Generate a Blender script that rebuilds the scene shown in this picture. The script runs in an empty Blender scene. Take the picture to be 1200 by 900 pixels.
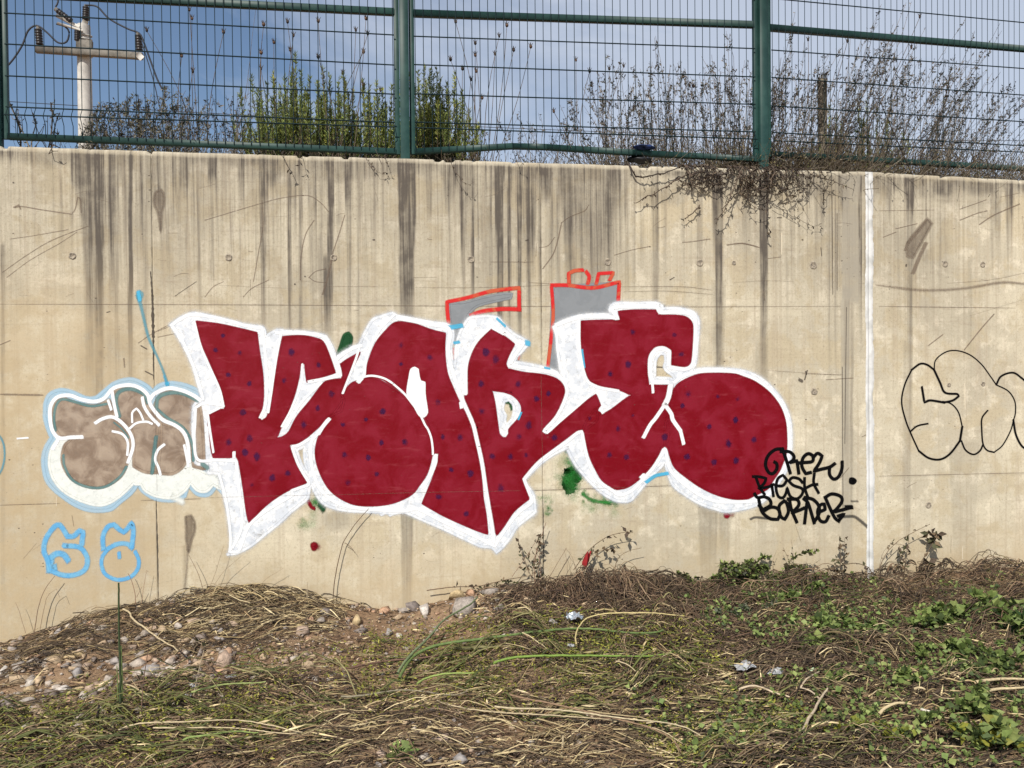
import bpy, math, random
import numpy as np
from mathutils import Matrix, Vector
from mathutils.geometry import tessellate_polygon
random.seed(7); RNG = np.random.default_rng(7)
S = bpy.context.scene; C = S.collection
# ------------------------------------------------------------------ camera
F_PX, DIST, EYE = 900.0, 5.2, 1.60
TH, PI_, RO = math.radians(8.242), math.radians(-0.789), math.radians(-0.560)
_F = np.array([math.sin(TH)*math.cos(PI_), math.cos(TH)*math.cos(PI_), math.sin(PI_)])
_R0 = np.array([math.cos(TH), -math.sin(TH), 0.0])
_U0 = np.array([-math.sin(PI_)*math.sin(TH), -math.sin(PI_)*math.cos(TH), math.cos(PI_)])
_R = math.cos(RO)*_R0 + math.sin(RO)*_U0
_U = -math.sin(RO)*_R0 + math.cos(RO)*_U0
EYEP = np.array([0.0, -DIST, EYE])
cam = bpy.data.cameras.new('camera'); camo = bpy.data.objects.new('camera', cam); C.objects.link(camo)
camo.matrix_world = Matrix(((_R[0], _U[0], -_F[0], EYEP[0]), (_R[1], _U[1], -_F[1], EYEP[1]), (_R[2], _U[2], -_F[2], EYEP[2]), (0, 0, 0, 1)))
cam.sensor_width = 36.0; cam.sensor_fit = 'HORIZONTAL'; cam.lens = 36.0*F_PX/1200.0
cam.clip_start = 0.05; cam.clip_end = 2000
S.camera = camo
# ------------------------------------------------------------------ light
SUN_AZ, SUN_EL = math.radians(-28), math.radians(43)      # azimuth measured from straight behind the camera
sdir = Vector((math.sin(SUN_AZ)*math.cos(SUN_EL), -math.cos(SUN_AZ)*math.cos(SUN_EL), math.sin(SUN_EL)))
sl = bpy.data.lights.new('sun', 'SUN'); sl.energy = 4.95; sl.angle = math.radians(0.55); sl.color = (1.0, 0.945, 0.86)
so = bpy.data.objects.new('sun', sl); C.objects.link(so); so.rotation_euler = sdir.to_track_quat('Z', 'Y').to_euler()
so.location = (0, -20, 30)
W = bpy.data.worlds.new('World'); S.world = W; W.use_nodes = True
wt = W.node_tree; wt.nodes.clear()
def wn(t, **k):
    n = wt.nodes.new(t)
    for a, b in k.items(): setattr(n, a, b)
    return n
sky = wn('ShaderNodeTexSky'); sky.sky_type = 'NISHITA'; sky.sun_disc = False
sky.sun_elevation = SUN_EL; sky.sun_rotation = math.atan2(sdir.x, sdir.y)
sky.air_density = 1.0; sky.dust_density = 0.6; sky.ozone_density = 1.6; sky.altitude = 60
tc = wn('ShaderNodeTexCoord'); mp = wn('ShaderNodeMapping'); mp.inputs['Scale'].default_value = (1.0, 1.0, 2.6); mp.inputs['Location'].default_value = (0.35, 0.2, 0.9)
wt.links.new(tc.outputs['Generated'], mp.inputs['Vector'])
cn = wn('ShaderNodeTexNoise'); cn.inputs['Scale'].default_value = 2.3; cn.inputs['Detail'].default_value = 7; cn.inputs['Roughness'].default_value = 0.56; cn.inputs['Distortion'].default_value = 0.5
wt.links.new(mp.outputs[0], cn.inputs['Vector'])
sx = wn('ShaderNodeSeparateXYZ'); wt.links.new(tc.outputs['Generated'], sx.inputs[0])
ad = wn('ShaderNodeMath', operation='MULTIPLY_ADD'); ad.inputs[1].default_value = 0.30
wt.links.new(sx.outputs[0], ad.inputs[0]); wt.links.new(cn.outputs[0], ad.inputs[2])
cr = wn('ShaderNodeValToRGB'); cr.color_ramp.elements[0].position = 0.38; cr.color_ramp.elements[1].position = 0.62
cr.color_ramp.elements[0].color = (0, 0, 0, 1); cr.color_ramp.elements[1].color = (1, 1, 1, 1)
wt.links.new(ad.outputs[0], cr.inputs[0])
cs = wn('ShaderNodeMath', operation='MULTIPLY'); cs.inputs[1].default_value = 0.72; wt.links.new(cr.outputs[0], cs.inputs[0])
mx = wn('ShaderNodeMix', data_type='RGBA'); wt.links.new(cs.outputs[0], mx.inputs[0])
wt.links.new(sky.outputs[0], mx.inputs[6]); mx.inputs[7].default_value = (5.9, 6.4, 7.4, 1)
bg = wn('ShaderNodeBackground'); bg.inputs[1].default_value = 0.098
wt.links.new(mx.outputs[2], bg.inputs[0]); wo = wn('ShaderNodeOutputWorld'); wt.links.new(bg.outputs[0], wo.inputs[0])
S.view_settings.view_transform = 'Standard'; S.view_settings.look = 'None'; S.view_settings.gamma = 1; S.view_settings.exposure = 0.20
S.view_settings.use_curve_mapping = False
S.cycles.transparent_max_bounces = 24
# ------------------------------------------------------------------ pixel -> place
def ray(px, py):
    u = (px-600.0)/F_PX; v = (450.0-py)/F_PX
    return _F + u*_R + v*_U
def wp(px, py, y=0.0):                       # point of the vertical plane at depth y behind the wall face
    d = ray(px, py); t = (y+DIST)/d[1]
    return EYEP + t*d
def X(px, py=300): return wp(px, py)[0]
def Z(py, px=600): return wp(px, py)[2]
# ------------------------------------------------------------------ noise (numpy)
def vnoise(x, y, seed=0, per=512):
    g = np.random.default_rng(seed).random((per, per)).astype(np.float32)
    x = np.asarray(x, float); y = np.asarray(y, float)
    xi = np.floor(x).astype(int); yi = np.floor(y).astype(int); fx = x-xi; fy = y-yi
    fx = fx*fx*(3-2*fx); fy = fy*fy*(3-2*fy)
    a = g[xi % per, yi % per]; b = g[(xi+1) % per, yi % per]; c = g[xi % per, (yi+1) % per]; d = g[(xi+1) % per, (yi+1) % per]
    return (a*(1-fx)+b*fx)*(1-fy)+(c*(1-fx)+d*fx)*fy
def fbm(x, y, seed=0, o=4):
    s = 0; a = 1; t = 0
    for i in range(o):
        s = s+a*vnoise(np.asarray(x)*2**i, np.asarray(y)*2**i, seed+i*13); t += a; a *= 0.5
    return s/t
def sstep(a, b, x):
    t = np.clip((x-a)/(b-a), 0, 1); return t*t*(3-2*t)
# ------------------------------------------------------------------ materials
def newmat(name):
    m = bpy.data.materials.new(name); m.use_nodes = True; m.node_tree.nodes.clear(); return m, m.node_tree
class NT:
    def __init__(s, nt): s.nt = nt
    def n(s, t, ins=None, **k):
        n = s.nt.nodes.new(t)
        for a, b in k.items(): setattr(n, a, b)
        for a, b in (ins or {}).items():
            if isinstance(b, tuple) and len(b) == 2 and hasattr(b[0], 'outputs'): s.nt.links.new(b[0].outputs[b[1]], n.inputs[a])
            elif hasattr(b, 'outputs'): s.nt.links.new(b.outputs[0], n.inputs[a])
            else: n.inputs[a].default_value = b
        return n
    def math(s, op, a, b=None, c=None, clamp=False):
        i = {0: a}
        if b is not None: i[1] = b
        if c is not None: i[2] = c
        return s.n('ShaderNodeMath', i, operation=op, use_clamp=clamp)
    def noise(s, vec, scale, detail=4, rough=0.55, dist=0.0):
        return s.n('ShaderNodeTexNoise', {'Vector': vec, 'Scale': scale, 'Detail': detail, 'Roughness': rough, 'Distortion': dist})
    def ramp(s, f, a, b):
        return s.n('ShaderNodeMapRange', {'Value': f, 'From Min': a, 'From Max': b, 'To Min': 0.0, 'To Max': 1.0}, clamp=True, interpolation_type='SMOOTHSTEP')
    def mix(s, f, a, b):
        n = s.n('ShaderNodeMix', data_type='RGBA')
        for k, v in ((0, f), (6, a), (7, b)):
            if hasattr(v, 'outputs'): s.nt.links.new(v.outputs[2] if v.bl_idname == 'ShaderNodeMix' else v.outputs[0], n.inputs[k])
            else: n.inputs[k].default_value = v
        return n
    def out(s, sh): s.n('ShaderNodeOutputMaterial', {0: sh})
def lin(r, g, b):
    f = lambda c: ((c/255+0.055)/1.055)**2.4 if c > 10 else c/255/12.92
    return (f(r), f(g), f(b), 1.0)
def colnode(N, m):                            # Mix colour output helper
    return (m, 2)
def pits(N, P):
    """small blow holes and flecks of the cast face, also seen through the paint"""
    out = None; dens = N.noise(P, 2.3, 3, 0.6)
    for sc_, ex, rr_, st_ in ((21.0, 3.0, 0.15, 1.7), (47.0, 2.6, 0.15, 2.6)):
        vm = N.n('ShaderNodeMapping', {'Vector': P, 'Scale': (1.0, 0.0, st_), 'Location': (sc_, 0, sc_*.3)})
        nv = N.noise(vm, 60, 2, 0.5); vor = N.n('ShaderNodeTexVoronoi', {'Vector': vm, 'Scale': sc_, 'Randomness': 1.0}, feature='F1')
        rnd = N.n('ShaderNodeSeparateColor', {0: (vor, 1)})
        rad = N.math('MULTIPLY', N.math('POWER', N.math('MULTIPLY', (rnd, 0), N.math('ADD', 0.60, N.math('MULTIPLY', N.ramp(dens, .40, .62), 0.42))), ex), rr_*1.25)
        hd = N.math('SUBTRACT', rad, N.math('ADD', (vor, 0), N.math('ADD', 0.025, N.math('MULTIPLY', N.math('SUBTRACT', nv, 0.5), 0.22))))
        h_ = N.ramp(hd, 0.0, 0.03); out = h_ if out is None else N.math('MAXIMUM', out, h_)
    return out
def mat_concrete():
    m, nt = newmat('cast_concrete'); N = NT(nt)
    pos = N.n('ShaderNodeNewGeometry'); P = (pos, 0)
    att = N.n('ShaderNodeVertexColor', layer_name='stain'); sp = N.n('ShaderNodeSeparateColor', {0: att})
    big = N.noise(P, 1.1, 5, 0.6, 0.3); mid = N.noise(P, 7.0, 6, 0.66, 0.2); fine = N.noise(P, 55, 5, 0.72)
    vs = N.n('ShaderNodeMapping', {'Vector': P, 'Scale': (34.0, 1.0, 0.8)}); streak = N.noise(vs, 1.0, 5, 0.62)
    vf = N.n('ShaderNodeMapping', {'Vector': P, 'Scale': (48.0, 1.0, 0.8), 'Location': (3.3, 0, 7.7)}); sf = N.noise(vf, 1.0, 5, 0.7)
    hs = N.n('ShaderNodeMapping', {'Vector': P, 'Scale': (1.6, 1.0, 38.0)}); hz_ = N.noise(hs, 1.0, 5, 0.65)
    ss = N.n('ShaderNodeMapping', {'Vector': P, 'Scale': (2.2, 1.0, 17.0), 'Rotation': (0, 0.62, 0)}); sm = N.noise(ss, 1.0, 5, 0.7)
    base = N.mix(N.ramp(big, 0.38, 0.62), (0.575, 0.515, 0.385, 1), (0.440, 0.392, 0.295, 1))
    base = N.mix(N.math('MULTIPLY', N.ramp(mid, 0.50, 0.64), 0.6), base, (0.69, 0.62, 0.48, 1))
    base = N.mix(N.math('MULTIPLY', N.ramp(N.noise(P, 3.1, 6, 0.68, 0.4), 0.49, 0.60), 0.75), base, (0.45, 0.380, 0.255, 1))
    base = N.mix(N.math('MULTIPLY', N.ramp(streak, 0.51, 0.64), 0.34), base, (0.36, 0.29, 0.21, 1))
    base = N.mix(N.math('MULTIPLY', N.ramp(hz_, 0.56, 0.68), 0.26), base, (0.33, 0.27, 0.19, 1))
    base = N.mix(N.math('MULTIPLY', N.ramp(sm, 0.57, 0.67), 0.30), base, (0.33, 0.265, 0.19, 1))
    base = N.mix(N.math('MULTIPLY', N.ramp(fine, 0.50, 0.66), 0.42), base, (0.28, 0.225, 0.16, 1))
    base = N.mix(N.math('MULTIPLY', N.ramp(N.noise(P, 150, 3, 0.7), 0.56, 0.66), 0.40), base, (0.22, 0.18, 0.13, 1))
    # attribute: R grime, G repair mortar grey, B soil-brown wash, A closeness to the top
    topm = (att, 1)
    base = N.mix(N.math('MULTIPLY', topm, N.math('MULTIPLY', N.ramp(sf, 0.55, 0.64), 0.30)), base, (0.76, 0.70, 0.56, 1))
    g0 = N.math('ADD', (sp, 0), N.math('MULTIPLY', topm, N.math('MULTIPLY', N.ramp(sf, 0.47, 0.35), 0.28)))
    gr = N.math('MULTIPLY', g0, N.math('ADD', 0.62, N.math('ADD', N.math('MULTIPLY', N.ramp(mid, 0.3, 0.7), 0.35), N.math('MULTIPLY', N.ramp(sf, 0.6, 0.4), 0.40))), clamp=True)
    base = N.mix((gr), base, (0.092, 0.078, 0.064, 1))
    base = N.mix((N.math('MULTIPLY', (sp, 1), N.math('ADD', 0.5, N.math('MULTIPLY', N.ramp(mid, .35, .65), 0.5)))), base, (0.30, 0.27, 0.215, 1))
    base = N.mix((N.math('MULTIPLY', (sp, 2), N.ramp(mid, 0.20, 0.62))), base, (0.40, 0.315, 0.195, 1))
    hole = pits(N, P)
    base = N.mix(N.math('MULTIPLY', hole, 0.8), base, (0.09, 0.07, 0.055, 1))
    h = N.math('ADD', N.math('MULTIPLY', mid, 0.35), N.math('MULTIPLY', fine, 0.25)); h = N.math('SUBTRACT', h, N.math('MULTIPLY', hole, 1.2))
    h = N.math('SUBTRACT', h, N.math('MULTIPLY', (sp, 1), 0.3))
    bmp = N.n('ShaderNodeBump', {'Strength': 0.6, 'Distance': 0.008, 'Height': h})
    bs = N.n('ShaderNodeBsdfPrincipled', {'Base Color': (base, 2), 'Roughness': 0.88, 'Normal': bmp})
    bs.inputs['Specular IOR Level'].default_value = 0.25
    N.out(bs); return m
def mat_paint(name, col, col2=None, amt=0.5, opac=1.0, holes=0.0, scuff=None, sc=9.0, rough=0.55, grain=0.42, rw=(0.47, 0.56), pit=0.7):
    m, nt = newmat(name); N = NT(nt)
    P = (N.n('ShaderNodeNewGeometry'), 0)
    at = N.n('ShaderNodeAttribute', attribute_name='edge'); at.attribute_type = 'GEOMETRY'
    n1 = N.noise(P, sc, 4, 0.6, 0.6); n2 = N.noise(P, 90, 4, 0.7)
    base = N.mix(N.math('MULTIPLY', N.ramp(n1, rw[0], rw[1]), amt), col, col2 or col)
    if scuff:
        mm = N.n('ShaderNodeMapping', {'Vector': P, 'Scale': (5.0, 1.0, 26.0), 'Rotation': (0, 0.12, 0)})
        n3 = N.noise(mm, 1.0, 5, 0.7, 0.4); base = N.mix(N.math('MULTIPLY', N.ramp(n3, 0.55, 0.70), 0.40), base, scuff)
    base = N.mix(N.math('MULTIPLY', N.ramp(n2, 0.5, 0.7), 0.10 if min(col[:3]) > .03 else 0.02), base, (0.3, 0.27, 0.24, 1))
    if pit: base = N.mix(N.math('MULTIPLY', pits(N, P), pit), base, (0.10, 0.08, 0.065, 1))
    a = N.math('ADD', (at, 2), N.math('MULTIPLY', N.math('SUBTRACT', n2, 0.5), grain))
    al = N.math('MULTIPLY', N.ramp(a, 0.10, 0.85), opac)
    if holes > 0:
        mm = N.n('ShaderNodeMapping', {'Vector': P, 'Scale': (1.0, 1.0, 1.0), 'Rotation': (0, 0.5, 0)})
        n4 = N.noise(mm, 34, 5, 0.75); al = N.math('MULTIPLY', al, N.math('SUBTRACT', 1.0, N.math('MULTIPLY', N.ramp(n4, 0.50, 0.72), holes)))
    bmp = N.n('ShaderNodeBump', {'Strength': 0.25, 'Distance': 0.003, 'Height': n2})
    bs = N.n('ShaderNodeBsdfPrincipled', {'Base Color': (base, 2), 'Roughness': rough, 'Normal': bmp}); bs.inputs['Specular IOR Level'].default_value = 0.3 if min(col[:3]) > .03 else (0.04 if max(col[:3]) < .02 else 0.14)
    tr = N.n('ShaderNodeBsdfTransparent'); mxs = N.n('ShaderNodeMixShader', {0: al, 1: tr, 2: bs}); N.out(mxs); return m
def mat_vcol(name, rough=0.8, transl=0.0, nscale=40.0, var=0.35, bump=0.0, spec=0.2):
    m, nt = newmat(name); N = NT(nt); P = (N.n('ShaderNodeNewGeometry'), 0)
    vc = N.n('ShaderNodeVertexColor', layer_name='tint'); n1 = N.noise(P, nscale, 4, 0.6)
    k = N.math('ADD', 1-var*0.5, N.math('MULTIPLY', N.ramp(n1, 0.3, 0.7), var))
    c = N.n('ShaderNodeVectorMath', {0: vc, 'Scale': k}, operation='SCALE'); 
    bs = N.n('ShaderNodeBsdfPrincipled', {'Base Color': c, 'Roughness': rough}); bs.inputs['Specular IOR Level'].default_value = spec
    if bump: nt.links.new(N.n('ShaderNodeBump', {'Strength': 0.7, 'Distance': bump, 'Height': n1}).outputs[0], bs.inputs['Normal'])
    sh = bs
    if transl:
        t = N.n('ShaderNodeBsdfTranslucent', {'Color': c}); sh = N.n('ShaderNodeMixShader', {0: transl, 1: bs, 2: t})
    N.out(sh); return m
def mat_simple(name, col, rough=0.5, metal=0.0, var=0.2, nscale=25, bump=0.0, col2=None, spec=0.4):
    m, nt = newmat(name); N = NT(nt); P = (N.n('ShaderNodeNewGeometry'), 0)
    n1 = N.noise(P, nscale, 5, 0.62, 0.2); c2 = col2 or tuple(v*(1-var*1.6) for v in col[:3])+(1,)
    base = N.mix(N.ramp(n1, 0.38, 0.68), col, c2)
    bs = N.n('ShaderNodeBsdfPrincipled', {'Base Color': (base, 2), 'Roughness': rough, 'Metallic': metal}); bs.inputs['Specular IOR Level'].default_value = spec
    if bump: nt.links.new(N.n('ShaderNodeBump', {'Strength': 0.6, 'Distance': bump, 'Height': n1}).outputs[0], bs.inputs['Normal'])
    N.out(bs); return m
def mat_ground():
    m, nt = newmat('dry_soil'); N = NT(nt); P = (N.n('ShaderNodeNewGeometry'), 0)
    a = N.noise(P, 2.2, 6, 0.65, 0.3); b = N.noise(P, 28, 6, 0.7); c = N.noise(P, 140, 4, 0.7)
    base = N.mix(N.ramp(a, 0.38, 0.62), (0.225, 0.143, 0.084, 1), (0.310, 0.210, 0.130, 1))
    base = N.mix(N.math('MULTIPLY', N.ramp(b, 0.48, 0.7), 0.7), base, (0.085, 0.058, 0.038, 1))
    base = N.mix(N.math('MULTIPLY', N.ramp(c, 0.55, 0.75), 0.5), base, (0.33, 0.26, 0.19, 1))
    h = N.math('ADD', N.math('MULTIPLY', b, 1.0), N.math('MULTIPLY', c, 0.35))
    bmp = N.n('ShaderNodeBump', {'Strength': 0.9, 'Distance': 0.02, 'Height': h})
    bs = N.n('ShaderNodeBsdfPrincipled', {'Base Color': (base, 2), 'Roughness': 0.95, 'Normal': bmp}); bs.inputs['Specular IOR Level'].default_value = 0.15
    N.out(bs); return m
M = {}
M['concrete'] = mat_concrete(); M['ground'] = mat_ground()
M['straw'] = mat_vcol('plant_matter', 0.75, 0.0, 60, 0.4); M['leaf'] = mat_vcol('leaf', 0.6, 0.3, 60, 0.35, spec=0.3)
M['stone'] = mat_vcol('stone', 0.85, 0.0, 45, 0.55, 0.01)
M['green_steel'] = mat_simple('green_painted_steel', (0.008, 0.032, 0.028, 1), 0.5, 0.0, 0.12, 9, 0.0, (0.016, 0.048, 0.041, 1), 0.3)
M['wire'] = mat_simple('green_coated_wire', (0.006, 0.020, 0.024, 1), 0.6, 0, 0.2, 30, spec=0.15)
M['pole'] = mat_simple('pole_concrete', (0.50, 0.48, 0.44, 1), 0.85, 0, 0.2, 3, 0.004)
M['cross'] = mat_simple('weathered_crossarm', (0.17, 0.155, 0.13, 1), 0.8, 0, 0.25, 9, 0.004)
M['insul'] = mat_simple('dark_insulator', (0.02, 0.016, 0.015, 1), 0.35, 0, 0.2, 9)
M['cable'] = mat_simple('black_cable', (0.018, 0.02, 0.028, 1), 0.6)
M['seal'] = mat_simple('white_joint_sealant', (0.60, 0.60, 0.59, 1), 0.7, 0, 0.2, 7, 0.003, (0.42, 0.42, 0.40, 1))
M['tie'] = mat_simple('tie_hole_mortar', (0.34, 0.29, 0.22, 1), 0.9, 0, 0.2, 70, 0.002, (0.13, 0.11, 0.09, 1))
M['gap'] = mat_simple('dark_gap_filler', (0.08, 0.065, 0.05, 1), 0.95, 0, 0.2, 40, 0.002)  # plain dark brown for the seams and crack lines
M['oldwood'] = mat_simple('old_post_wood', (0.20, 0.17, 0.12, 1), 0.9, 0, 0.3, 20, 0.004)
M['blue'] = mat_simple('blue_cloth', (0.006, 0.022, 0.10, 1), 0.7, 0, 0.3, 20)
M['black'] = mat_simple('black_plastic', (0.006, 0.007, 0.009, 1), 0.5, 0, 0.3, 20)
M['red_cloth'] = mat_simple('red_cloth', (0.26, 0.008, 0.010, 1), 0.7, 0, 0.3, 30)
M['foil'] = mat_simple('silver_foil', (0.55, 0.62, 0.68, 1), 0.3, 0.6, 0.3, 60, 0.003)
M['film'] = mat_simple('white_plastic_film', (0.36, 0.37, 0.38, 1), 0.45, 0, 0.2, 60, 0.003)
M['lid'] = mat_simple('pale_green_plastic', (0.42, 0.60, 0.38, 1), 0.4, 0, 0.1, 30)
M['sealdark'] = M['gap']
# ------------------------------------------------------------------ mesh helpers
def mesh_np(name, V, faces, tint=None, edge=None, stain=None, smooth=False):
    me = bpy.data.meshes.new(name); V = np.asarray(V, np.float32).reshape(-1, 3)
    if not isinstance(faces, list): faces = [faces]
    faces = [np.asarray(f, np.int32) for f in faces if len(f)]
    me.vertices.add(len(V)); me.vertices.foreach_set('co', V.ravel())
    li = np.concatenate([f.ravel() for f in faces]); tot = np.concatenate([np.full(len(f), f.shape[1], np.int32) for f in faces])
    st = np.concatenate([[0], np.cumsum(tot)[:-1]]).astype(np.int32)
    me.loops.add(len(li)); me.loops.foreach_set('vertex_index', li)
    me.polygons.add(len(tot)); me.polygons.foreach_set('loop_start', st); me.polygons.foreach_set('loop_total', tot)
    if smooth: me.polygons.foreach_set('use_smooth', np.ones(len(tot), bool))
    me.update(calc_edges=True); me.validate()
    for nm, arr in (('tint', tint), ('stain', stain)):
        if arr is not None:
            a = np.asarray(arr, np.float32)
            if a.ndim == 1: a = np.tile(a, (len(V), 1))
            if a.shape[1] == 3: a = np.concatenate([a, np.ones((len(a), 1), np.float32)], 1)
            at = me.color_attributes.new(nm, 'FLOAT_COLOR', 'POINT'); at.data.foreach_set('color', a.ravel())
    if edge is not None:
        at = me.attributes.new('edge', 'FLOAT', 'POINT'); at.data.foreach_set('value', np.asarray(edge, np.float32))
    return me
def obj(name, me, mat=None, parent=None, **props):
    o = bpy.data.objects.new(name, me); C.objects.link(o)
    if mat is not None and me is not None and not me.materials: me.materials.append(mat)
    if parent is not None: o.parent = parent
    for k, v in props.items(): o[k] = v
    return o
def thing(name, label, cat, loc=(0, 0, 0), group=None):
    o = bpy.data.objects.new(name, None); C.objects.link(o); o.location = loc; o.empty_display_size = 0.1
    o['label'] = label; o['category'] = cat
    if group: o['group'] = group
    return o
def local(V, root): return np.asarray(V, float)-np.array(root.location)
class Geo:
    def __init__(s): s.V = []; s.F = {3: [], 4: []}; s.T = []; s.n = 0
    def add(s, V, F, tint=None):
        V = np.asarray(V, float).reshape(-1, 3)
        for f in (F if isinstance(F, list) else [F]):
            f = np.asarray(f, int)
            if len(f): s.F[f.shape[1]].append(f+s.n)
        s.V.append(V); s.n += len(V)
        if tint is not None:
            t = np.asarray(tint, float); s.T.append(np.tile(t, (len(V), 1)) if t.ndim == 1 else t)
        return s
    def mesh(s, name, off=None, smooth=False):
        V = np.concatenate(s.V)
        if off is not None: V = V-np.array(off)
        F = [np.concatenate(f) for f in s.F.values() if f]
        return mesh_np(name, V, F, tint=np.concatenate(s.T) if s.T else None, smooth=smooth)
def tubes(P, R, sides=3):
    """P (N,K,3) centre lines, R (N,K) radii -> verts, quads"""
    P = np.asarray(P, float); R = np.asarray(R, float)
    if P.ndim == 2: P = P[None]
    N_, K = P.shape[:2]
    if R.ndim == 0: R = np.full((N_, K), float(R))
    if R.ndim == 1: R = np.tile(R, (N_, 1)) if len(R) == K else np.tile(R[:, None], (1, K))
    T = np.gradient(P, axis=1); T /= np.linalg.norm(T, axis=2, keepdims=True)+1e-9
    mean = T.mean(1, keepdims=True); ref = np.where(np.abs(mean[..., 2:3]) > 0.75, np.array([0.0, 1.0, 0.0]), np.array([0.0, 0.0, 1.0]))
    A = np.cross(T, ref); A /= np.linalg.norm(A, axis=2, keepdims=True)+1e-9; B = np.cross(T, A)
    an = np.arange(sides)/sides*2*math.pi
    V = P[:, :, None]+R[:, :, None, None]*(np.cos(an)[None, None, :, None]*A[:, :, None]+np.sin(an)[None, None, :, None]*B[:, :, None])
    idx = np.arange(N_*K*sides).reshape(N_, K, sides); a = idx[:, :-1]; b = idx[:, 1:]
    F = np.stack([a, np.roll(a, -1, 2), np.roll(b, -1, 2), b], -1).reshape(-1, 4)
    return V.reshape(-1, 3), F
def rep(c, k): return np.repeat(np.asarray(c, float), k, axis=0)
def box(x0, x1, y0, y1, z0, z1):
    V = np.array([(x, y, z) for x in (x0, x1) for y in (y0, y1) for z in (z0, z1)], float)
    F = np.array([(0, 1, 3, 2), (4, 6, 7, 5), (0, 4, 5, 1), (2, 3, 7, 6), (0, 2, 6, 4), (1, 5, 7, 3)])
    return V, F
def bar(a, b, w, h, bev=0.15):
    """rectangular bar with chamfered corners from a to b; w across (horizontal-ish), h vertical"""
    a = np.array(a, float); b = np.array(b, float); t = b-a; t /= np.linalg.norm(t)
    up = np.array([0, 0, 1.0]) if abs(t[2]) < 0.8 else np.array([1.0, 0, 0])
    s = np.cross(t, up); s /= np.linalg.norm(s); u = np.cross(s, t); c = bev*min(w, h)
    pr = [(w/2, h/2-c), (w/2-c, h/2), (-w/2+c, h/2), (-w/2, h/2-c), (-w/2, -h/2+c), (-w/2+c, -h/2), (w/2-c, -h/2), (w/2, -h/2+c)]
    V = [p+s*x+u*z for p in (a, b) for x, z in pr]
    Q = np.array([(i, (i+1) % 8, 8+(i+1) % 8, 8+i) for i in range(8)])
    cap = np.array([(0, 1, 2, 3), (0, 3, 4, 7), (4, 5, 6, 7), (8, 11, 10, 9), (8, 15, 12, 11), (12, 15, 14, 13)])
    return np.array(V), np.concatenate([Q, cap])
def ico(sub=1):
    t = (1+5**0.5)/2
    v = [(-1, t, 0), (1, t, 0), (-1, -t, 0), (1, -t, 0), (0, -1, t), (0, 1, t), (0, -1, -t), (0, 1, -t), (t, 0, -1), (t, 0, 1), (-t, 0, -1), (-t, 0, 1)]
    f = [(0, 11, 5), (0, 5, 1), (0, 1, 7), (0, 7, 10), (0, 10, 11), (1, 5, 9), (5, 11, 4), (11, 10, 2), (10, 7, 6), (7, 1, 8), (3, 9, 4), (3, 4, 2), (3, 2, 6), (3, 6, 8), (3, 8, 9), (4, 9, 5), (2, 4, 11), (6, 2, 10), (8, 6, 7), (9, 8, 1)]
    v = [np.array(p)/np.linalg.norm(p) for p in v]
    for _ in range(sub):
        nf = []; cache = {}
        def midp(a, b):
            k = (min(a, b), max(a, b))
            if k not in cache: q = v[a]+v[b]; v.append(q/np.linalg.norm(q)); cache[k] = len(v)-1
            return cache[k]
        for a, b, c in f:
            ab, bc, ca = midp(a, b), midp(b, c), midp(c, a); nf += [(a, ab, ca), (b, bc, ab), (c, ca, bc), (ab, bc, ca)]
        f = nf
    return np.array(v), np.array(f)
import bmesh
def hull(seed, n=15):
    r = np.random.default_rng(seed); p = r.normal(size=(n, 3)); p /= np.linalg.norm(p, axis=1, keepdims=True); p *= r.uniform(.72, 1.08, (n, 1)); bm = bmesh.new()
    for q in p: bm.verts.new(q)
    g = bmesh.ops.convex_hull(bm, input=bm.verts[:]); bmesh.ops.delete(bm, geom=[v for v in bm.verts if not v.link_faces], context='VERTS'); bm.verts.ensure_lookup_table(); bm.verts.index_update()
    V = np.array([v.co[:] for v in bm.verts]); F = np.array([[v.index for v in f.verts] for f in bm.faces if len(f.verts) == 3]); bm.free(); return V, F
HULLS = [hull(400+i, 13+i % 6) for i in range(40)]
ICO0 = ico(0); ICO1 = ico(1); ICO2 = ico(2)
# ------------------------------------------------------------------ the ground
_bp = [(-60, 762), (0, 755), (60, 742), (110, 728), (180, 715), (250, 706), (330, 704), (400, 706), (480, 704), (540, 697), (620, 692), (700, 694), (800, 694), (900, 690), (960, 686), (1030, 680), (1100, 676), (1200, 668), (1300, 664)]
_bx = np.array([wp(*p)[0] for p in _bp]); _bz = np.array([wp(*p)[2] for p in _bp])
def gz(x, y):
    x = np.asarray(x, float); y = np.asarray(y, float)
    zb = np.interp(x, _bx, _bz); d = np.clip(-y, 0, None)
    low = -0.06-0.02*np.sin(x*0.9)
    k = sstep(0.0, 2.6, d); z = zb*(1-k)+low*k
    near = sstep(9, 5, np.hypot(x-1, d))
    return z+near*(0.13*(fbm(x*1.6+40, y*1.6+40, 3, 3)-0.5)+0.06*(fbm(x*6+90, y*6+90, 5, 4)-0.5))+0.03*(x > 99)
def gp(px, py):                                   # point of the ground seen at a pixel
    d = ray(px, py); t = 1.5
    ts = np.linspace(2.0, 12, 900); p = EYEP[None]+ts[:, None]*d[None]
    hit = np.where((p[:, 2] <= gz(p[:, 0], p[:, 1])) | (p[:, 1] > -0.01))[0]
    return p[hit[0]] if len(hit) else p[-1]
xs = np.concatenate([np.geomspace(400, 6, 24)*-1+2, np.arange(-3.6, 6.6, 0.022), np.geomspace(7, 400, 24)])
ys = np.concatenate([-np.geomspace(300, 3.4, 26), np.arange(-3.3, 0.06, 0.022)])
gx, gy = np.meshgrid(xs, ys, indexing='ij'); g_z = gz(gx, gy)
idx = np.arange(gx.size).reshape(gx.shape)
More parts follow.
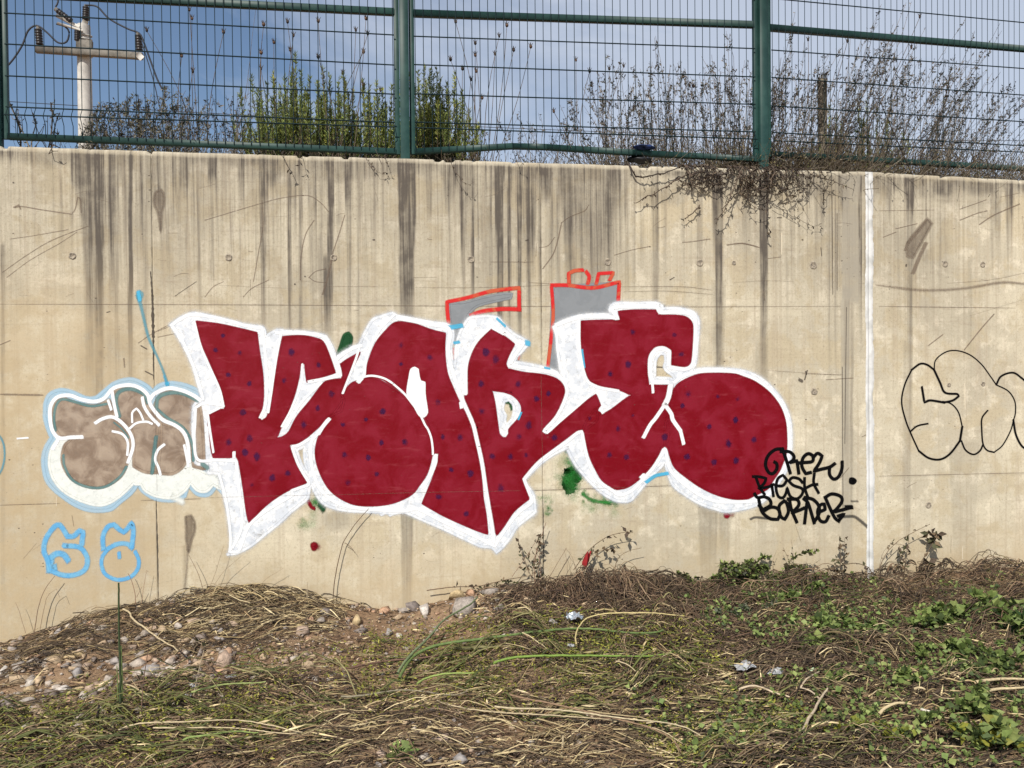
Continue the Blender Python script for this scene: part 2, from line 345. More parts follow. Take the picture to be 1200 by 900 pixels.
gf = np.stack([idx[:-1, :-1], idx[1:, :-1], idx[1:, 1:], idx[:-1, 1:]], -1).reshape(-1, 4)
obj('ground', mesh_np('ground', np.stack([gx, gy, g_z], -1), gf, smooth=True), M['ground'], kind='structure')
# ------------------------------------------------------------------ the wall
TOPX = [(-300, 160), (0, 170.5), (240, 178.5), (480, 185.5), (720, 193), (960, 199.5), (1020, 201), (1200, 211), (1400, 222)]
_tx = np.array([wp(*p)[0] for p in TOPX]); _tz = np.array([wp(*p)[2] for p in TOPX])
def ztop(x): return np.interp(x, _tx, _tz)
WALLTOP = float(np.mean(_tz)); THICK = 0.42
obj('upper_ground', Geo().add(*box(-400, 400, THICK-0.03, 500, 2.4, float(_tz.min())-0.10)).mesh('upper_ground'), M['ground'], kind='structure')
wall = thing('concrete_wall', 'tall stained cast concrete retaining wall covered in graffiti, carrying the green fence', 'wall', (0, 0, 0))
_sr = np.random.default_rng(21)
_drx = np.arange(-8, 11, 0.009); _drl = np.abs(0.0+vnoise(_drx*28, _drx*0, 51)*0.5+vnoise(_drx*9, _drx*0, 52)*0.35+vnoise(_drx*2.2, _drx*0, 53)*0.5)
_drl = (np.clip(_drl-0.48, 0, 1)**1.5)*2.6+0.025
_drs = 0.24+0.62*vnoise(_drx*6, _drx*0+7, 57)*(0.5+0.8*vnoise(_drx*21, _drx*0+3, 59))
# named streaks: px centre, width px, y start, y end, strength
STREAKS = [(106, 9, 170, 470, .50), (116, 10, 172, 520, .62), (111, 22, 300, 470, .25), (131, 8, 175, 330, .42), (137, 4, 180, 420, .4), (153, 5, 170, 470, .62), (147, 3, 175, 300, .3), (165, 3, 172, 300, .25), (171, 4, 172, 430, .3),
 (204, 5, 175, 260, .35), (216, 14, 172, 225, .45), (234, 4, 175, 370, .35), (248, 12, 172, 215, .5), (249, 4, 172, 300, .3), (259, 5, 172, 300, .25), (283, 7, 176, 240, .45), (300, 3, 176, 330, .3), (309, 8, 176, 330, .5), (318, 16, 176, 215, .55), (308, 5, 220, 400, .32), (325, 4, 176, 300, .3),
 (339, 4, 178, 420, .50), (352, 4, 178, 460, .42), (369, 5, 180, 260, .4), (376, 6, 180, 380, .35), (387, 8, 180, 350, .62), (383, 9, 300, 380, .5), (407, 8, 182, 240, .5), (409, 6, 200, 400, .3), (420, 4, 182, 420, .3), (431, 3, 182, 350, .25), (440, 5, 182, 250, .35), (448, 4, 182, 330, .25),
 (477, 20, 184, 372, .66), (470, 5, 184, 372, .3), (477, 14, 590, 705, .38), (503, 8, 188, 250, .4), (521, 4, 188, 230, .3), (546, 3, 190, 260, .3), (554, 4, 190, 400, .48), (568, 4, 190, 330, .3), (575, 4, 192, 370, .40), (585, 11, 192, 280, .65), (586, 8, 230, 400, .60), (597, 5, 192, 370, .60), (609, 6, 192, 380, .72), (622, 15, 192, 300, .55), (620, 6, 220, 372, .42), (640, 15, 192, 232, .62), (633, 5, 200, 330, .3), (647, 4, 200, 330, .35), (655, 4, 195, 360, .3), (668, 6, 195, 250, .4), (674, 5, 195, 340, .35), (690, 3, 195, 300, .3), (706, 10, 195, 345, .35), (714, 3, 195, 300, .3),
 (727, 4, 197, 300, .3), (736, 3, 197, 330, .3), (743, 4, 197, 320, .3), (768, 8, 197, 420, .34), (752, 3, 197, 300, .2), (779, 4, 198, 300, .25), (800, 4, 198, 300, .2), (820, 8, 198, 330, .28),
 (841, 15, 198, 290, .62), (842, 9, 270, 440, .58), (842, 18, 330, 440, .22), (895, 12, 200, 340, .62), (895, 10, 300, 430, .45), (893, 16, 400, 600, .16), (908, 4, 205, 320, .25), (875, 14, 205, 270, .2), (972, 2, 210, 400, .4), (979, 2, 210, 400, .35), (957, 3, 200, 330, .3), (990, 14, 200, 250, .45), (1008, 5, 205, 355, .55),
 (1066, 14, 205, 250, .62), (1066, 8, 245, 470, .36), (1063, 12, 400, 690, .16), (1041, 4, 204, 240, .3), (1046, 3, 204, 260, .25), (1085, 4, 208, 300, .25), (1137, 6, 300, 450, .14), (1163, 5, 207, 300, .25), (1185, 6, 209, 250, .5), (830, 26, 585, 665, .26), (700, 30, 210, 300, .1), (1130, 40, 520, 680, .12), (850, 16, 585, 640, .2),
 (183, 5, 225, 232, .5), (249, 6, 300, 330, .2), (222, 7, 605, 640, .55), (217, 5, 640, 695, .35), (3, 4, 285, 620, .45), (992, 8, 350, 520, .28), (998, 4, 350, 600, .28)]
def stain(xx, zz):
    zt = ztop(xx); d = zt-zz
    L = np.interp(xx, _drx, _drl); s = np.interp(xx, _drx, _drs)
    w = xx+0.012*(fbm(xx*3, zz*3+50, 77, 3)-0.5)
    g = s*sstep(1.0, 0.25, d/np.maximum(L, 1e-3))
    blot = fbm(xx*2.3+3, zz*5+9, 61, 4); g = np.maximum(g, sstep(0.30, 0.0, d+0.55*(0.52-blot))*0.60); wash = fbm(xx*1.1+8, zz*.35+4, 63, 3); g = np.maximum(g, 0.32*sstep(.42, .62, wash)*sstep(1.6, .3, d))
    g = np.maximum(g, (.34+.5*fbm(xx*11, zz*3, 91, 3))*sstep(.16, .03, d+.08*(fbm(xx*4, zz*0, 92, 3)-.5))*sstep(.016, .030, d))
    for cx, wd, y0, y1, st in STREAKS:
        p0 = wp(cx, y0); p1 = wp(cx, y1); h = wd*0.5*0.0062
        m = (np.abs(xx-p0[0]) < h*3+0.08) & (zz < p0[2]+0.1) & (zz > p1[2]-0.5)
        if not m.any(): continue
        xm = w[m]; zm = zz[m]; ln = max(p0[2]-p1[2], 0.02)
        tt = np.clip((p0[2]-zm)/ln, 0, 2); xc = p0[0]+(p1[0]-p0[0])*np.clip(tt, 0, 1)
        hh = h*(1-0.35*np.clip(tt, 0, 1))
        ac = sstep(hh+0.004+0.008*np.clip(tt, 0, 1), hh-0.005, np.abs(xm-xc))
        al = sstep(-0.03, 0.02, p0[2]-zm)*sstep(1.55, 0.65, tt)*(0.75+0.5*fbm(xm*40, zm*6, int(cx), 2))
        g[m] = np.maximum(g[m], g[m]*0.35+ac*al*np.minimum(st*1.30, .80))
    # purple-brown cloud under the left streaks, right top patch, mottled fans
    def blob(px, py, rx, ry, st, seed):
        p = wp(px, py); q = ((xx-p[0])/(rx*0.006))**2+((zz-p[2])/(ry*0.006))**2
        return st*sstep(1.2, 0.1, q+0.9*(fbm(xx*9, zz*9+30, seed, 4)-0.5))
    for b in [(125, 430, 40, 60, .30, 1), (1105, 220, 22, 14, .55, 2), (1150, 218, 30, 16, .5, 3), (1085, 300, 12, 45, .0, 4), (390, 255, 14, 14, .3, 5), (320, 200, 14, 16, .4, 6), (60, 190, 18, 14, .25, 7), (395, 610, 18, 14, .25, 8), (90, 740, 18, 14, .35, 9), (640, 600, 30, 16, .12, 10), (1140, 435, 60, 40, .10, 11), (185, 228, 6, 13, .5, 12), (1085, 300, 9, 18, .28, 13)]:
        g = np.maximum(g, g*0.5+blob(*b))
    # long horizontal form-board lines and tide marks
    for pts, wd, st in LINES:
        q = np.array([wp(*p) for p in pts]); zl = np.interp(xx, q[:, 0], q[:, 2])
        g = np.maximum(g, 0.5*st*sstep(wd*0.006*0.5+0.005, wd*0.006*0.25, np.abs(zz-zl+0.004*(fbm(xx*6, xx*0, 5, 2)-0.5)))*((xx > q[0, 0]) & (xx < q[-1, 0]))*(0.5+0.8*fbm(xx*5, zz*0+3, 8, 3)))
    # repaired strip beside the joint
    e0 = X(987)+0.02*(fbm(zz*6, zz*0, 31, 3)-0.5); e1 = X(1007)+0.05*(fbm(zz*5, zz*0, 33, 3)-0.5)
    rp = sstep(-0.006, 0.006, xx-e0)*sstep(0.006, -0.006, xx-e1)*sstep(-0.03, 0.03, zz-wp(995, 352)[2]+0.1*(fbm(xx*12, zz*12, 3, 3)-0.5))
    rp2 = sstep(-0.004, 0.004, xx-X(986, 450))*sstep(0.004, -0.004, xx-X(996, 450))*(zz < wp(990, 352)[2])*0.7
    rp = np.maximum(rp, rp2)
    sp = sstep(0.55, 0.0, zz-np.interp(xx, _bx, _bz))*0.75
    sp = np.maximum(sp, 0.85*sstep(-0.6, -1.9, xx+0.5*(fbm(xx*2, zz*2, 45, 3)-.5))*sstep(2.5, 1.5, zz+0.5*(fbm(xx*1.5, zz*1.5, 46, 3)-.5)))
    return np.stack([np.clip(g, 0, 1), np.clip(rp, 0, 1), sp, np.clip(np.exp(-np.clip(d, 0, 9)/0.75)*(0.35+1.1*fbm(xx*1.3, xx*0+2, 44, 3)), 0, 1)], -1)
LINES = [([(0, 356.5), (240, 357), (500, 358.5), (760, 359.6), (985, 359)], 1.6, .50), ([(1030, 359), (1190, 361)], 1.6, .5), ([(0, 592), (70, 590)], 1.6, .6), ([(165, 586.5), (235, 584.5)], 1.6, .6), ([(600, 575), (653, 574), (770, 569.7), (800, 569)], 1.5, .5), ([(1030, 558), (1200, 554)], 2.5, .40),
 ([(0, 462), (50, 463)], 3, .45), ([(485, 325), (512, 325)], 1.2, .3), ([(487, 337), (560, 337), (650, 334)], 1.8, .35), ([(575, 307), (625, 307)], 1.4, .5), ([(728, 336), (800, 336), (835, 340)], 2.4, .4), ([(730, 342), (780, 341), (835, 345)], 1.8, .35), ([(620, 331), (650, 333)], 2, .4), ([(860, 331), (900, 329), (930, 330)], 2.6, .28),
 ([(1027, 334), (1080, 340), (1130, 338), (1175, 331), (1210, 334)], 5, .35), ([(1110, 332), (1160, 328), (1210, 318)], 2, .3), ([(380, 334), (388, 335.5), (450, 336)], 2, .3), ([(250, 334), (340, 338)], 1.2, .25), ([(1030, 247), (1095, 246)], 1.6, .45), ([(860, 286), (870, 285.5), (890, 290)], 2, .5), ([(940, 438), (987, 439)], 2.5, .35), ([(755, 452.5), (787, 453)], 1.6, 0.4), ([(900, 434), (985, 440)], 1.5, .3), ([(1130, 372), (1200, 351)], 2, .22)]
def slab(x0, x1, fine, label=None):
    nx = max(4, int((x1-x0)/(0.0085 if fine else 0.06))); nz = 230 if fine else 40
    xg = np.concatenate([[x0+0.0004, x0+0.0004, x0+0.0020], np.linspace(x0+0.012, x1-0.012, nx), [x1-0.0020, x1-0.0004, x1-0.0004]])
    ed = np.zeros(len(xg)); ed[0] = ed[-1] = 0.05; ed[1] = ed[-2] = 0.0025
    fr = np.linspace(0, 1, nz); zb = -0.7
    rows_y = [0.0]*nz+[0.002, 0.006, 0.016, THICK, THICK]
    Xs = np.tile(xg[:, None], (1, nz+5)); zt = ztop(xg)+0.006*(fbm(xg*9, xg*0, 17, 3)-0.5)
    Zs = np.concatenate([zb+(zt-0.022-zb)[:, None]*fr[None], (zt-0.014)[:, None], (zt-0.005)[:, None], zt[:, None], zt[:, None]-0.005, np.full((len(xg), 1), zb)], 1)
    Ys = np.tile(np.array(rows_y)[None], (len(xg), 1)); Ys = Ys+ed[:, None]*(np.arange(nz+5)[None] < nz+3)
    Ys[3:-3, :nz] += 0.0006*(fbm(Xs[3:-3, :nz]*2, Zs[3:-3, :nz]*2+30, 5, 2)-0.5)+0.0006
    chip = sstep(0.68, 0.78, fbm(xg*14, xg*0+3, 71, 3)); Zs[:, nz:nz+3] -= chip[:, None]*0.012; Ys[:, nz:nz+3] += chip[:, None]*0.01
    st = stain(Xs, Zs)
    lip = (np.arange(nz+5) >= nz-1); st[:, lip, 0] *= 0.45; st[:, lip, 1] = 0.25
    i = np.arange(Xs.size).reshape(Xs.shape)
    F = np.stack([i[:-1, :-1], i[1:, :-1], i[1:, 1:], i[:-1, 1:]], -1).reshape(-1, 4)
    me = mesh_np('wall_panel', np.stack([Xs, Ys, Zs], -1), F, stain=st.reshape(-1, 4), smooth=False)
    o = obj('wall_panel', me, M['concrete'], wall)
    if label: o['label'] = label
    return o
SEAM = [X(178.5), X(633.5), X(1017.5)]; JW = 0.014
slab(SEAM[0]-2*2.53, SEAM[0]-2.53, False); slab(SEAM[0]-2.53, SEAM[0], True); slab(SEAM[0], SEAM[1], True); slab(SEAM[1], SEAM[2]-JW/2, True)
slab(SEAM[2]+JW/2, SEAM[2]+2.52, True); slab(SEAM[2]+2.52, SEAM[2]+5.04, False)
# darker seam filler behind the joints
g = Geo()
for sx_ in SEAM[:2]+[SEAM[0]-2.53, SEAM[2]+2.52]: g.add(*box(sx_-0.0003, sx_+0.0003, 0.003, 0.05, -0.6, ztop(sx_)-0.01))
g.add(*box(SEAM[2]-JW/2+0.0005, SEAM[2]+JW/2-0.0005, 0.012, 0.06, -0.6, ztop(SEAM[2])-0.01))
obj('seam_filler', g.mesh('seam_filler'), M['gap'], wall)
# opened-up part of the left seam: a ragged dark crack
def ragged(pts, wmid, seed, y=-0.0012, dz=0.012):
    r = np.random.default_rng(seed); q = np.array([wp(*p) for p in pts]); n = int(abs(q[-1, 2]-q[0, 2])/dz)+2
    zz = np.linspace(q[0, 2], q[-1, 2], n); o_ = np.argsort(q[:, 2]); xx = np.interp(zz, q[o_, 2], q[o_, 0])
    w = wmid*np.interp(np.linspace(0, 1, n), [0, .25, .5, .75, 1], [.3, .9, 1, .6, .15])*(0.6+0.8*r.random(n))
    V = np.concatenate([np.stack([xx-w/2+0.002*(r.random(n)-.5), np.full(n, y), zz], 1), np.stack([xx+w/2+0.002*(r.random(n)-.5), np.full(n, y), zz], 1)])
    i = np.arange(n-1); return V, np.stack([i, i+1, i+1+n, i+n], 1)
g = Geo(); g.add(*ragged([(176.5, 318), (178.5, 345), (179.8, 400), (180, 445)], 0.015, 1)); g.add(*ragged([(183, 585), (184.5, 640), (186, 705)], 0.008, 2, dz=0.02)); g.add(*ragged([(636, 575), (637.5, 680)], 0.006, 3)); g.add(*ragged([(633.5, 200), (634, 300), (635.5, 440)], 0.0032, 4, dz=0.03)); g.add(*ragged([(177, 185), (178, 260), (178, 320)], 0.0028, 6, dz=0.03))
obj('open_crack', g.mesh('open_crack'), M['gap'], wall, label='dark ragged crack lines along the form seams of the wall')
# white sealant band smeared over the expansion joint
def sealant():
    n = 620; zz = np.linspace(-0.3, ztop(SEAM[2])-0.004, n); t = zz*5
    wl = 0.018+0.016*fbm(t, t*0, 91, 3)+0.007*(fbm(t*9, t*0, 93, 3)-.5); wr = 0.024+0.020*fbm(t, t*0+4, 95, 3)+0.010*(fbm(t*8, t*0, 94, 3)-.5)
    cols = []
    for k, yy in ((-1, -0.0008), (-.75, -0.004), (-.12, -0.0045), (-.05, 0.001), (.03, 0.001), (.10, -0.0045), (.7, -0.004), (1, -0.0008)):
        w = np.where(k < 0, wl, wr); cols.append(np.stack([SEAM[2]+0.004+k*w, yy-0.0012*fbm(t*3+k*5, t*0, 97, 2)*(abs(k) < .9)*(abs(k) > .08), zz], 1))
    V = np.stack(cols, 1); i = np.arange(V.shape[0]*V.shape[1]).reshape(V.shape[:2])
    return V, np.stack([i[:-1, :-1], i[:-1, 1:], i[1:, 1:], i[1:, :-1]], -1).reshape(-1, 4)
obj('joint_sealant', mesh_np('joint_sealant', *sealant()), M['seal'], wall, label='ragged white sealant smeared down the wall joint')
# form-tie holes with mortar plugs
for n_, (px, py, r_) in enumerate([(85, 300, 3.2), (268, 302, 3.2), (391, 302, 3.2), (552, 304, 3.4), (712, 307, 3.6), (820, 308, 3.6), (953, 311, 4), (1107.5, 309.5, 3.4), (1151.5, 310, 3.2), (954, 459, 3.6), (860, 308, 2.2), (1088, 592, 3.4), (1112, 451, 2.4), (1152, 450, 2.4)]):
    p = wp(px, py); r = r_*0.006; a = np.arange(16)/16*2*math.pi; V = []; prof = [(1.2, -0.0004), (1.0, -0.0045), (0.82, -0.0040), (0.62, -0.0004), (0.0, -0.0003)]
    rr = np.random.default_rng(n_); jit = 1+0.14*(rr.random(16)-.5)
    for k, yy in prof: V += [(k*r*c*j, yy, k*r*s*j) for c, s, j in zip(np.cos(a), np.sin(a), jit)]
    F = [(q*16+i, q*16+(i+1) % 16, (q+1)*16+(i+1) % 16, (q+1)*16+i) for q in range(4) for i in range(16)]
    o = obj('tie_hole', mesh_np('tie_hole', V, np.array(F)), M['tie'], wall); o.location = (p[0], 0, p[2])
# ------------------------------------------------------------------ paint on the wall
TILES = {1: (190, 355, 6), 2: (320, 355, 6), 3: (450, 355, 6), 4: (580, 355, 6), 5: (710, 345, 6), 6: (210, 500, 6), 7: (340, 500, 6), 8: (470, 500, 6), 9: (600, 470, 6), 10: (720, 480, 6), 11: (850, 420, 6), 12: (40, 440, 6), 13: (130, 440, 6), 14: (40, 600, 8), 15: (870, 510, 7.827), 16: (1050, 400, 6), 17: (500, 300, 4.615), 0: (0, 0, 1)}
def P_(s, t0=0):
    out = []; t = t0
    for tok in s.split():
        if ':' in tok: a, tok = tok.split(':'); t = int(a)
        x, y = map(float, tok.split(',')); ox, oy, k = TILES[t]; out.append((ox+x/k, oy+y/k))
    return np.array(out)
def smooth(p, closed, corner=48, step=2.2):
    p = np.asarray(p, float); n = len(p); res = []
    def ang(i):
        a = p[i]-p[i-1]; b = p[(i+1) % n]-p[i]; c = np.dot(a, b)/(np.linalg.norm(a)*np.linalg.norm(b)+1e-9); return math.degrees(math.acos(max(-1, min(1, c))))
    cor = [ang(i) > corner if (closed or 0 < i < n-1) else True for i in range(n)]
    for i in range(n if closed else n-1):
        j = (i+1) % n; a, b = p[i], p[j]; L = np.linalg.norm(b-a)
        ma = (b-a) if cor[i] else (b-p[i-1])*0.5; mb = (b-a) if cor[j] else (p[(j+1) % n]-a)*0.5
        for m in (0, 1):
            v = (ma, mb)[m]; l = np.linalg.norm(v)
            if l > L*1.2: v = v*L*1.2/l
            if m: mb = v
            else: ma = v
        k = max(1, int(L/step))
        for q in range(k):
            t = q/k; h = 2*t**3-3*t*t+1; res.append(h*a+(t**3-2*t*t+t)*ma+(-2*t**3+3*t*t)*b+(t**3-t*t)*mb)
    if not closed: res.append(p[-1])
    return np.array(res)
LAYER = {}
def ydepth(layer):
    k = LAYER.get(layer, 0); LAYER[layer] = k+1
    return -(0.0007+layer*0.00026+k*0.0000012)
def unpx(pts, y):
    return np.array([wp(q[0], q[1], y) for q in pts])
class Paint:
    def __init__(s, layer): s.layer = layer; s.V = []; s.E = []; s.F4 = []; s.F3 = []; s.n = 0
    def fill(s, loops, soft=2.2, corner=48):
        soft = soft+1.6
        y = ydepth(s.layer); L = [smooth(l, True, corner) for l in loops]
        V3 = [[Vector((q[0], q[1], 0)) for q in l] for l in L]; tri = tessellate_polygon(V3); flat = np.concatenate(L)
        s.V.append(unpx(flat, y)); s.E.append(np.ones(len(flat))); s.F3.append(np.array(tri)+s.n); s.n += len(flat)
        for l in L: s.line(np.vstack([l, l[:2]]), soft, raw=True, core=.12)
        return s
    def line(s, pts, w, raw=False, corner=60, taper=(1, 1), core=0.45, a=1.0):
        if not raw: core = core*0.62; w = [q_*1.08 for q_ in w] if not np.isscalar(w) else w*1.08
        pts = np.asarray(pts, float) if raw else smooth(pts, False, corner, 1.6)
        d = np.gradient(pts, axis=0); d /= np.linalg.norm(d, axis=1, keepdims=True)+1e-9; nrm = np.stack([-d[:, 1], d[:, 0]], 1); n = len(pts)
        if not raw:   # rounded ends
            e = max(np.min(w)*0.5, 0.5); pts = np.vstack([pts[0]-d[0]*e, pts, pts[-1]+d[-1]*e]); nrm = np.vstack([nrm[0], nrm, nrm[-1]]); n += 2
        ww = np.full(n, float(w)) if np.isscalar(w) else np.interp(np.linspace(0, 1, n), np.linspace(0, 1, len(w)), w)
        ww = ww*np.interp(np.linspace(0, 1, n), [0, .15, .85, 1], [taper[0], 1, 1, taper[1]])
        y = ydepth(s.layer); ks = [-1, -core, core, 1]; ea = [0, 1, 1, 0]
        ya = y-np.arange(n)*2e-7
        for k, e_ in zip(ks, ea):
            q = pts+nrm*(k*ww*0.5+0)[:, None]*1.25
            s.V.append(np.array([wp(q[i, 0], q[i, 1], ya[i]) for i in range(n)]))
            ee = np.full(n, float(e_)*a)
            if not raw: ee[0] = ee[-1] = 0
            s.E.append(ee)
        i = np.arange(n-1)
        for c in range(3): s.F4.append(np.stack([i+c*n, i+1+c*n, i+1+(c+1)*n, i+(c+1)*n], 1)+s.n)
        s.n += 4*n; return s
    def spot(s, x, y_, r, core=0.5, a=1.0, sq=1.0):
        y = ydepth(s.layer); th = np.arange(14)/14*2*math.pi; V = [wp(x, y_, y)]; E = [a]
        rr = random.random()
        for k, e_ in ((core, a), (1.0, 0)):
            for t in th: V.append(wp(x+r*k*math.cos(t)*(1+.12*math.sin(3*t+rr*9)), y_+r*k*sq*math.sin(t)*(1+.1*math.sin(2*t+rr*5)), y)); E.append(e_)
        s.V.append(np.array(V)); s.E.append(np.array(E)); i = np.arange(14); j = (i+1) % 14
        s.F3.append(np.stack([np.zeros(14, int), 1+i, 1+j], 1)+s.n); s.F4.append(np.stack([1+i, 15+i, 15+j, 1+j], 1)+s.n); s.n += 29; return s
    def build(s, name, mat, parent, label=None):
        F = [np.concatenate(f) for f in (s.F3, s.F4) if f]
        me = mesh_np(name, np.concatenate(s.V), F, edge=np.concatenate(s.E)); o = obj(name, me, mat, parent)
        if label: o['label'] = label
        return o
WHITE = (0.80, 0.82, 0.84, 1)
pw = mat_paint('white_spray', (0.72, 0.74, 0.76, 1), (0.53, 0.57, 0.63, 1), 0.65, 0.95, 0.40, sc=14)
pws = mat_paint('white_spray_line', (0.80, 0.81, 0.82, 1), (0.72, 0.74, 0.76, 1), 0.4, 0.985)
pwb = mat_paint('white_roller_fill', (0.72, 0.74, 0.70, 1), (0.60, 0.63, 0.60, 1), 0.5, 0.93, 0.22, sc=20)
pr = mat_paint('dark_red_paint', (0.200, 0.008, 0.020, 1), (0.160, 0.0006, 0.006, 1), 1.0, 0.985, 0.0, scuff=(0.27, 0.040, 0.052, 1), sc=5.6, rough=0.5, rw=(.36, .62), pit=.4)
pp = mat_paint('purple_dot_paint', (0.050, 0.008, 0.050, 1), (0.03, 0.006, 0.065, 1), 0.6, 0.66, sc=30, grain=0.9, pit=0)
pk = mat_paint('black_spray', (0.003, 0.003, 0.0035, 1), None, 0, 1.0, grain=0.12, rough=0.8)
pkg = mat_paint('faded_black_spray', (0.03, 0.03, 0.033, 1), None, 0, 0.62)
pgrey = mat_paint('grey_emulsion', (0.215, 0.23, 0.245, 1), (0.18, 0.195, 0.21, 1), 0.5, 0.96, 0.06)
pred = mat_paint('orange_red_line', (0.56, 0.022, 0.022, 1), (0.50, 0.10, 0.045, 1), 0.9, 0.92, sc=8)
pcy = mat_paint('cyan_spray', (0.06, 0.42, 0.66, 1), (0.08, 0.33, 0.48, 1), 0.4, 0.80)
pcf = mat_paint('thin_cyan_spray', (0.07, 0.30, 0.40, 1), (0.10, 0.30, 0.36, 1), 0.4, 0.62, 0.3)
pblu = mat_paint('sky_blue_spray', (0.11, 0.38, 0.66, 1), (0.19, 0.46, 0.66, 1), 0.7, 0.86, 0.30, sc=14, grain=.6)
paur = mat_paint('pale_blue_halo', (0.34, 0.50, 0.62, 1), (0.38, 0.50, 0.58, 1), 0.6, 0.85, 0.1)
pteal = mat_paint('teal_shade', (0.10, 0.20, 0.20, 1), (0.16, 0.26, 0.25, 1), 0.6, 0.82, 0.1)
pbrn = mat_paint('brown_wash', (0.21, 0.145, 0.10, 1), (0.43, 0.34, 0.255, 1), 0.8, 0.86, 0.12, sc=10, rw=(.32, .68))
pgrn = mat_paint('green_spray', (0.02, 0.20, 0.03, 1), (0.03, 0.14, 0.03, 1), 0.6, 0.85, grain=0.5)
pgrnf = mat_paint('faint_green_spray', (0.10, 0.28, 0.09, 1), None, 0, 0.42, grain=0.5)
pdkg = mat_paint('dark_green_spray', (0.008, 0.055, 0.018, 1), (0.02, 0.10, 0.03, 1), 0.6, 0.96)
pscr = mat_paint('scratch_stain', (0.17, 0.12, 0.085, 1), None, 0, 0.52, 0.75, grain=0.8)
pscrk = mat_paint('dark_scratch', (0.06, 0.045, 0.035, 1), None, 0, 0.66, 0.5, grain=0.6)
plight = mat_paint('pale_scratch', (0.75, 0.66, 0.50, 1), None, 0, 0.7, 0.3)
# --- scratches, cracks and old marks in the concrete (layer 0)
q = Paint(0)
for s_, w in [("0:17,243 26,242 50,246 84,251 88,245 91,231 94,233 95,249", 1.6), ("0:16,243 22,240 24,245", 2), ("0:12,280 40,276 80,269", 1), ("0:3,319 30,300 60,282 103,265", 1.2), ("0:8,325 35,305 70,285 90,272", 1), ("0:0,404 12,399", 1.4), ("0:162,402 180,390 215,372", 1.2), ("0:185,388 215,376", 1), ("0:185,395 205,391", 1),
    ("0:240,258 260,252 300,240 330,232 360,229 375,237 385,248", 1.1), ("0:307,235 308,265 303,295 297,330", 1.2), ("0:285,348 295,338 315,328", 1.2), ("0:388,302 392,290 398,272 404,252", 1.4), ("0:352,328 353,300 358,275 368,258", 1.4), ("0:362,325 370,318 382,315", 1.2), ("0:362,325 370,330 382,331", 1), ("0:378,345 384,325 389,302", 2.4), ("0:240,348 250,336 262,330", 1),
    ("0:658,261 654,280 648,298 636,315", 1.6), ("0:658,261 668,254 685,247 690,240", 1.1), ("0:632,290 642,288 650,278", 1), ("0:720,299 740,293 760,289", 1.1), ("0:800,284 812,283 832,280", 1.3), ("0:852,287 868,285 880,287 890,290", 1.8), ("0:900,303 915,301", 1), ("0:1050,268 1075,262", 1.2), ("0:1125,245 1145,238 1156,234", 1.1), ("0:1148,263 1165,252 1195,239", 1.7), ("0:1125,258 1145,250 1157,247", 1.4), ("0:1035,278 1050,272", 1.2),
    ("0:1061,293 1064,285 1075,272 1086,258", 4), ("0:1070,320 1078,300 1085,285", 5), ("0:1130,410 1150,385 1165,368", 1.6), ("0:1088,405 1105,392", 1.5), ("0:985,560 995,548", 1), ("0:1010,512 1018,508", 1), ("0:145,420 146,430", 2), ("0:895,340 896,352", 1), ("0:968,445 1000,443", 1)]:
    q.line(P_(s_), w)
for pts, wd, st in LINES: q.line(np.array(pts, float), 1.1 if wd < 3 else wd, core=.2, a=min(1, st*1.9), taper=(.4, .4))
for i in range(70):
    rx = random.uniform(5, 1195); ry = random.choice([random.uniform(215, 350), random.uniform(215, 420), random.uniform(560, 690)]); L = random.uniform(4, 26); an = random.choice([0, 0, 1.45, -.5, -.4, .2])+random.gauss(0, .2)
    q.line(np.array([(rx, ry), (rx+L*.5*math.cos(an), ry+L*.5*math.sin(an)+random.gauss(0, .8)), (rx+L*math.cos(an), ry+L*math.sin(an))]), random.uniform(.7, 1.3), core=.2, a=random.uniform(.35, .8), taper=(.2, .2))
q.build('old_scuff_mark', pscr, wall, 'old brown scuff and tide marks on bare concrete')
q = Paint(0); q.fill([P_("0:183,225 189,222 192,229 192,240 190,247 189,262 188,272 187,262 184,247 181,241 180,232")], 2.5); q.fill([P_("0:217,606 224,604 228,612 228,624 224,634 221,648 218,632 218,618")], 2.5); q.line(P_("0:220,640 219,665 216,690"), 4, core=.2, a=.6); q.fill([P_("0:1064,285 1076,268 1087,256 1092,262 1080,284 1070,302 1063,300")], 3)
q.build('old_stain_blotch', mat_paint('soft_stain', (0.17, 0.13, 0.095, 1), (0.24, 0.19, 0.14, 1), .8, 0.46, 0.5, grain=.9), wall, 'faded brown blotches on the concrete')
q = Paint(0)
for s_, w in [("0:205,347 215,340 230,330", .8), ("5:345,510 410,512", 1.6), ("11:520,150 540,160", 4), ("11:565,90 570,115", 1.6), ("0:962,290 963,300", 1), ("0:975,228 976,345", .9), ("0:981,250 981,340", .9), ("0:987,430 988,600", .9), ("0:992,360 990,520", .8), ("0:440,175 447,192", .9), ("0:943,445 946,434", 1.6), ("0:1062,310 1062,312", 2), ("0:345,333 346,333", 2), ("0:357,324 358,324", 1.8), ("0:437,281 439,281", 2), ("0:616,282 619,281", 1.6), ("0:857,253 859,253", 1.6), ("0:911,255 916,255", 1.4), ("0:940,281 941,281", 1.8), ("0:761,289 762,289", 1.6), ("0:15,214 16,214", 2), ("0:790,325 785,328", 1.4), ("0:165,405 172,409", 1.6), ("0:170,435 180,440", 1.6), ("0:125,366 129,365", 1.4)]:
    q.line(P_(s_), w)
q.build('dark_scratch_mark', pscrk, wall, 'thin dark scratches and pits in the concrete')
q = Paint(0)
for s_, w in [("0:916,273 916,298", 1.4), ("0:1130,449 1131,480", 1.4), ("0:66,582 66,593", 1), ("0:1128,640 1128,655", 1)]: q.line(P_(s_), w)
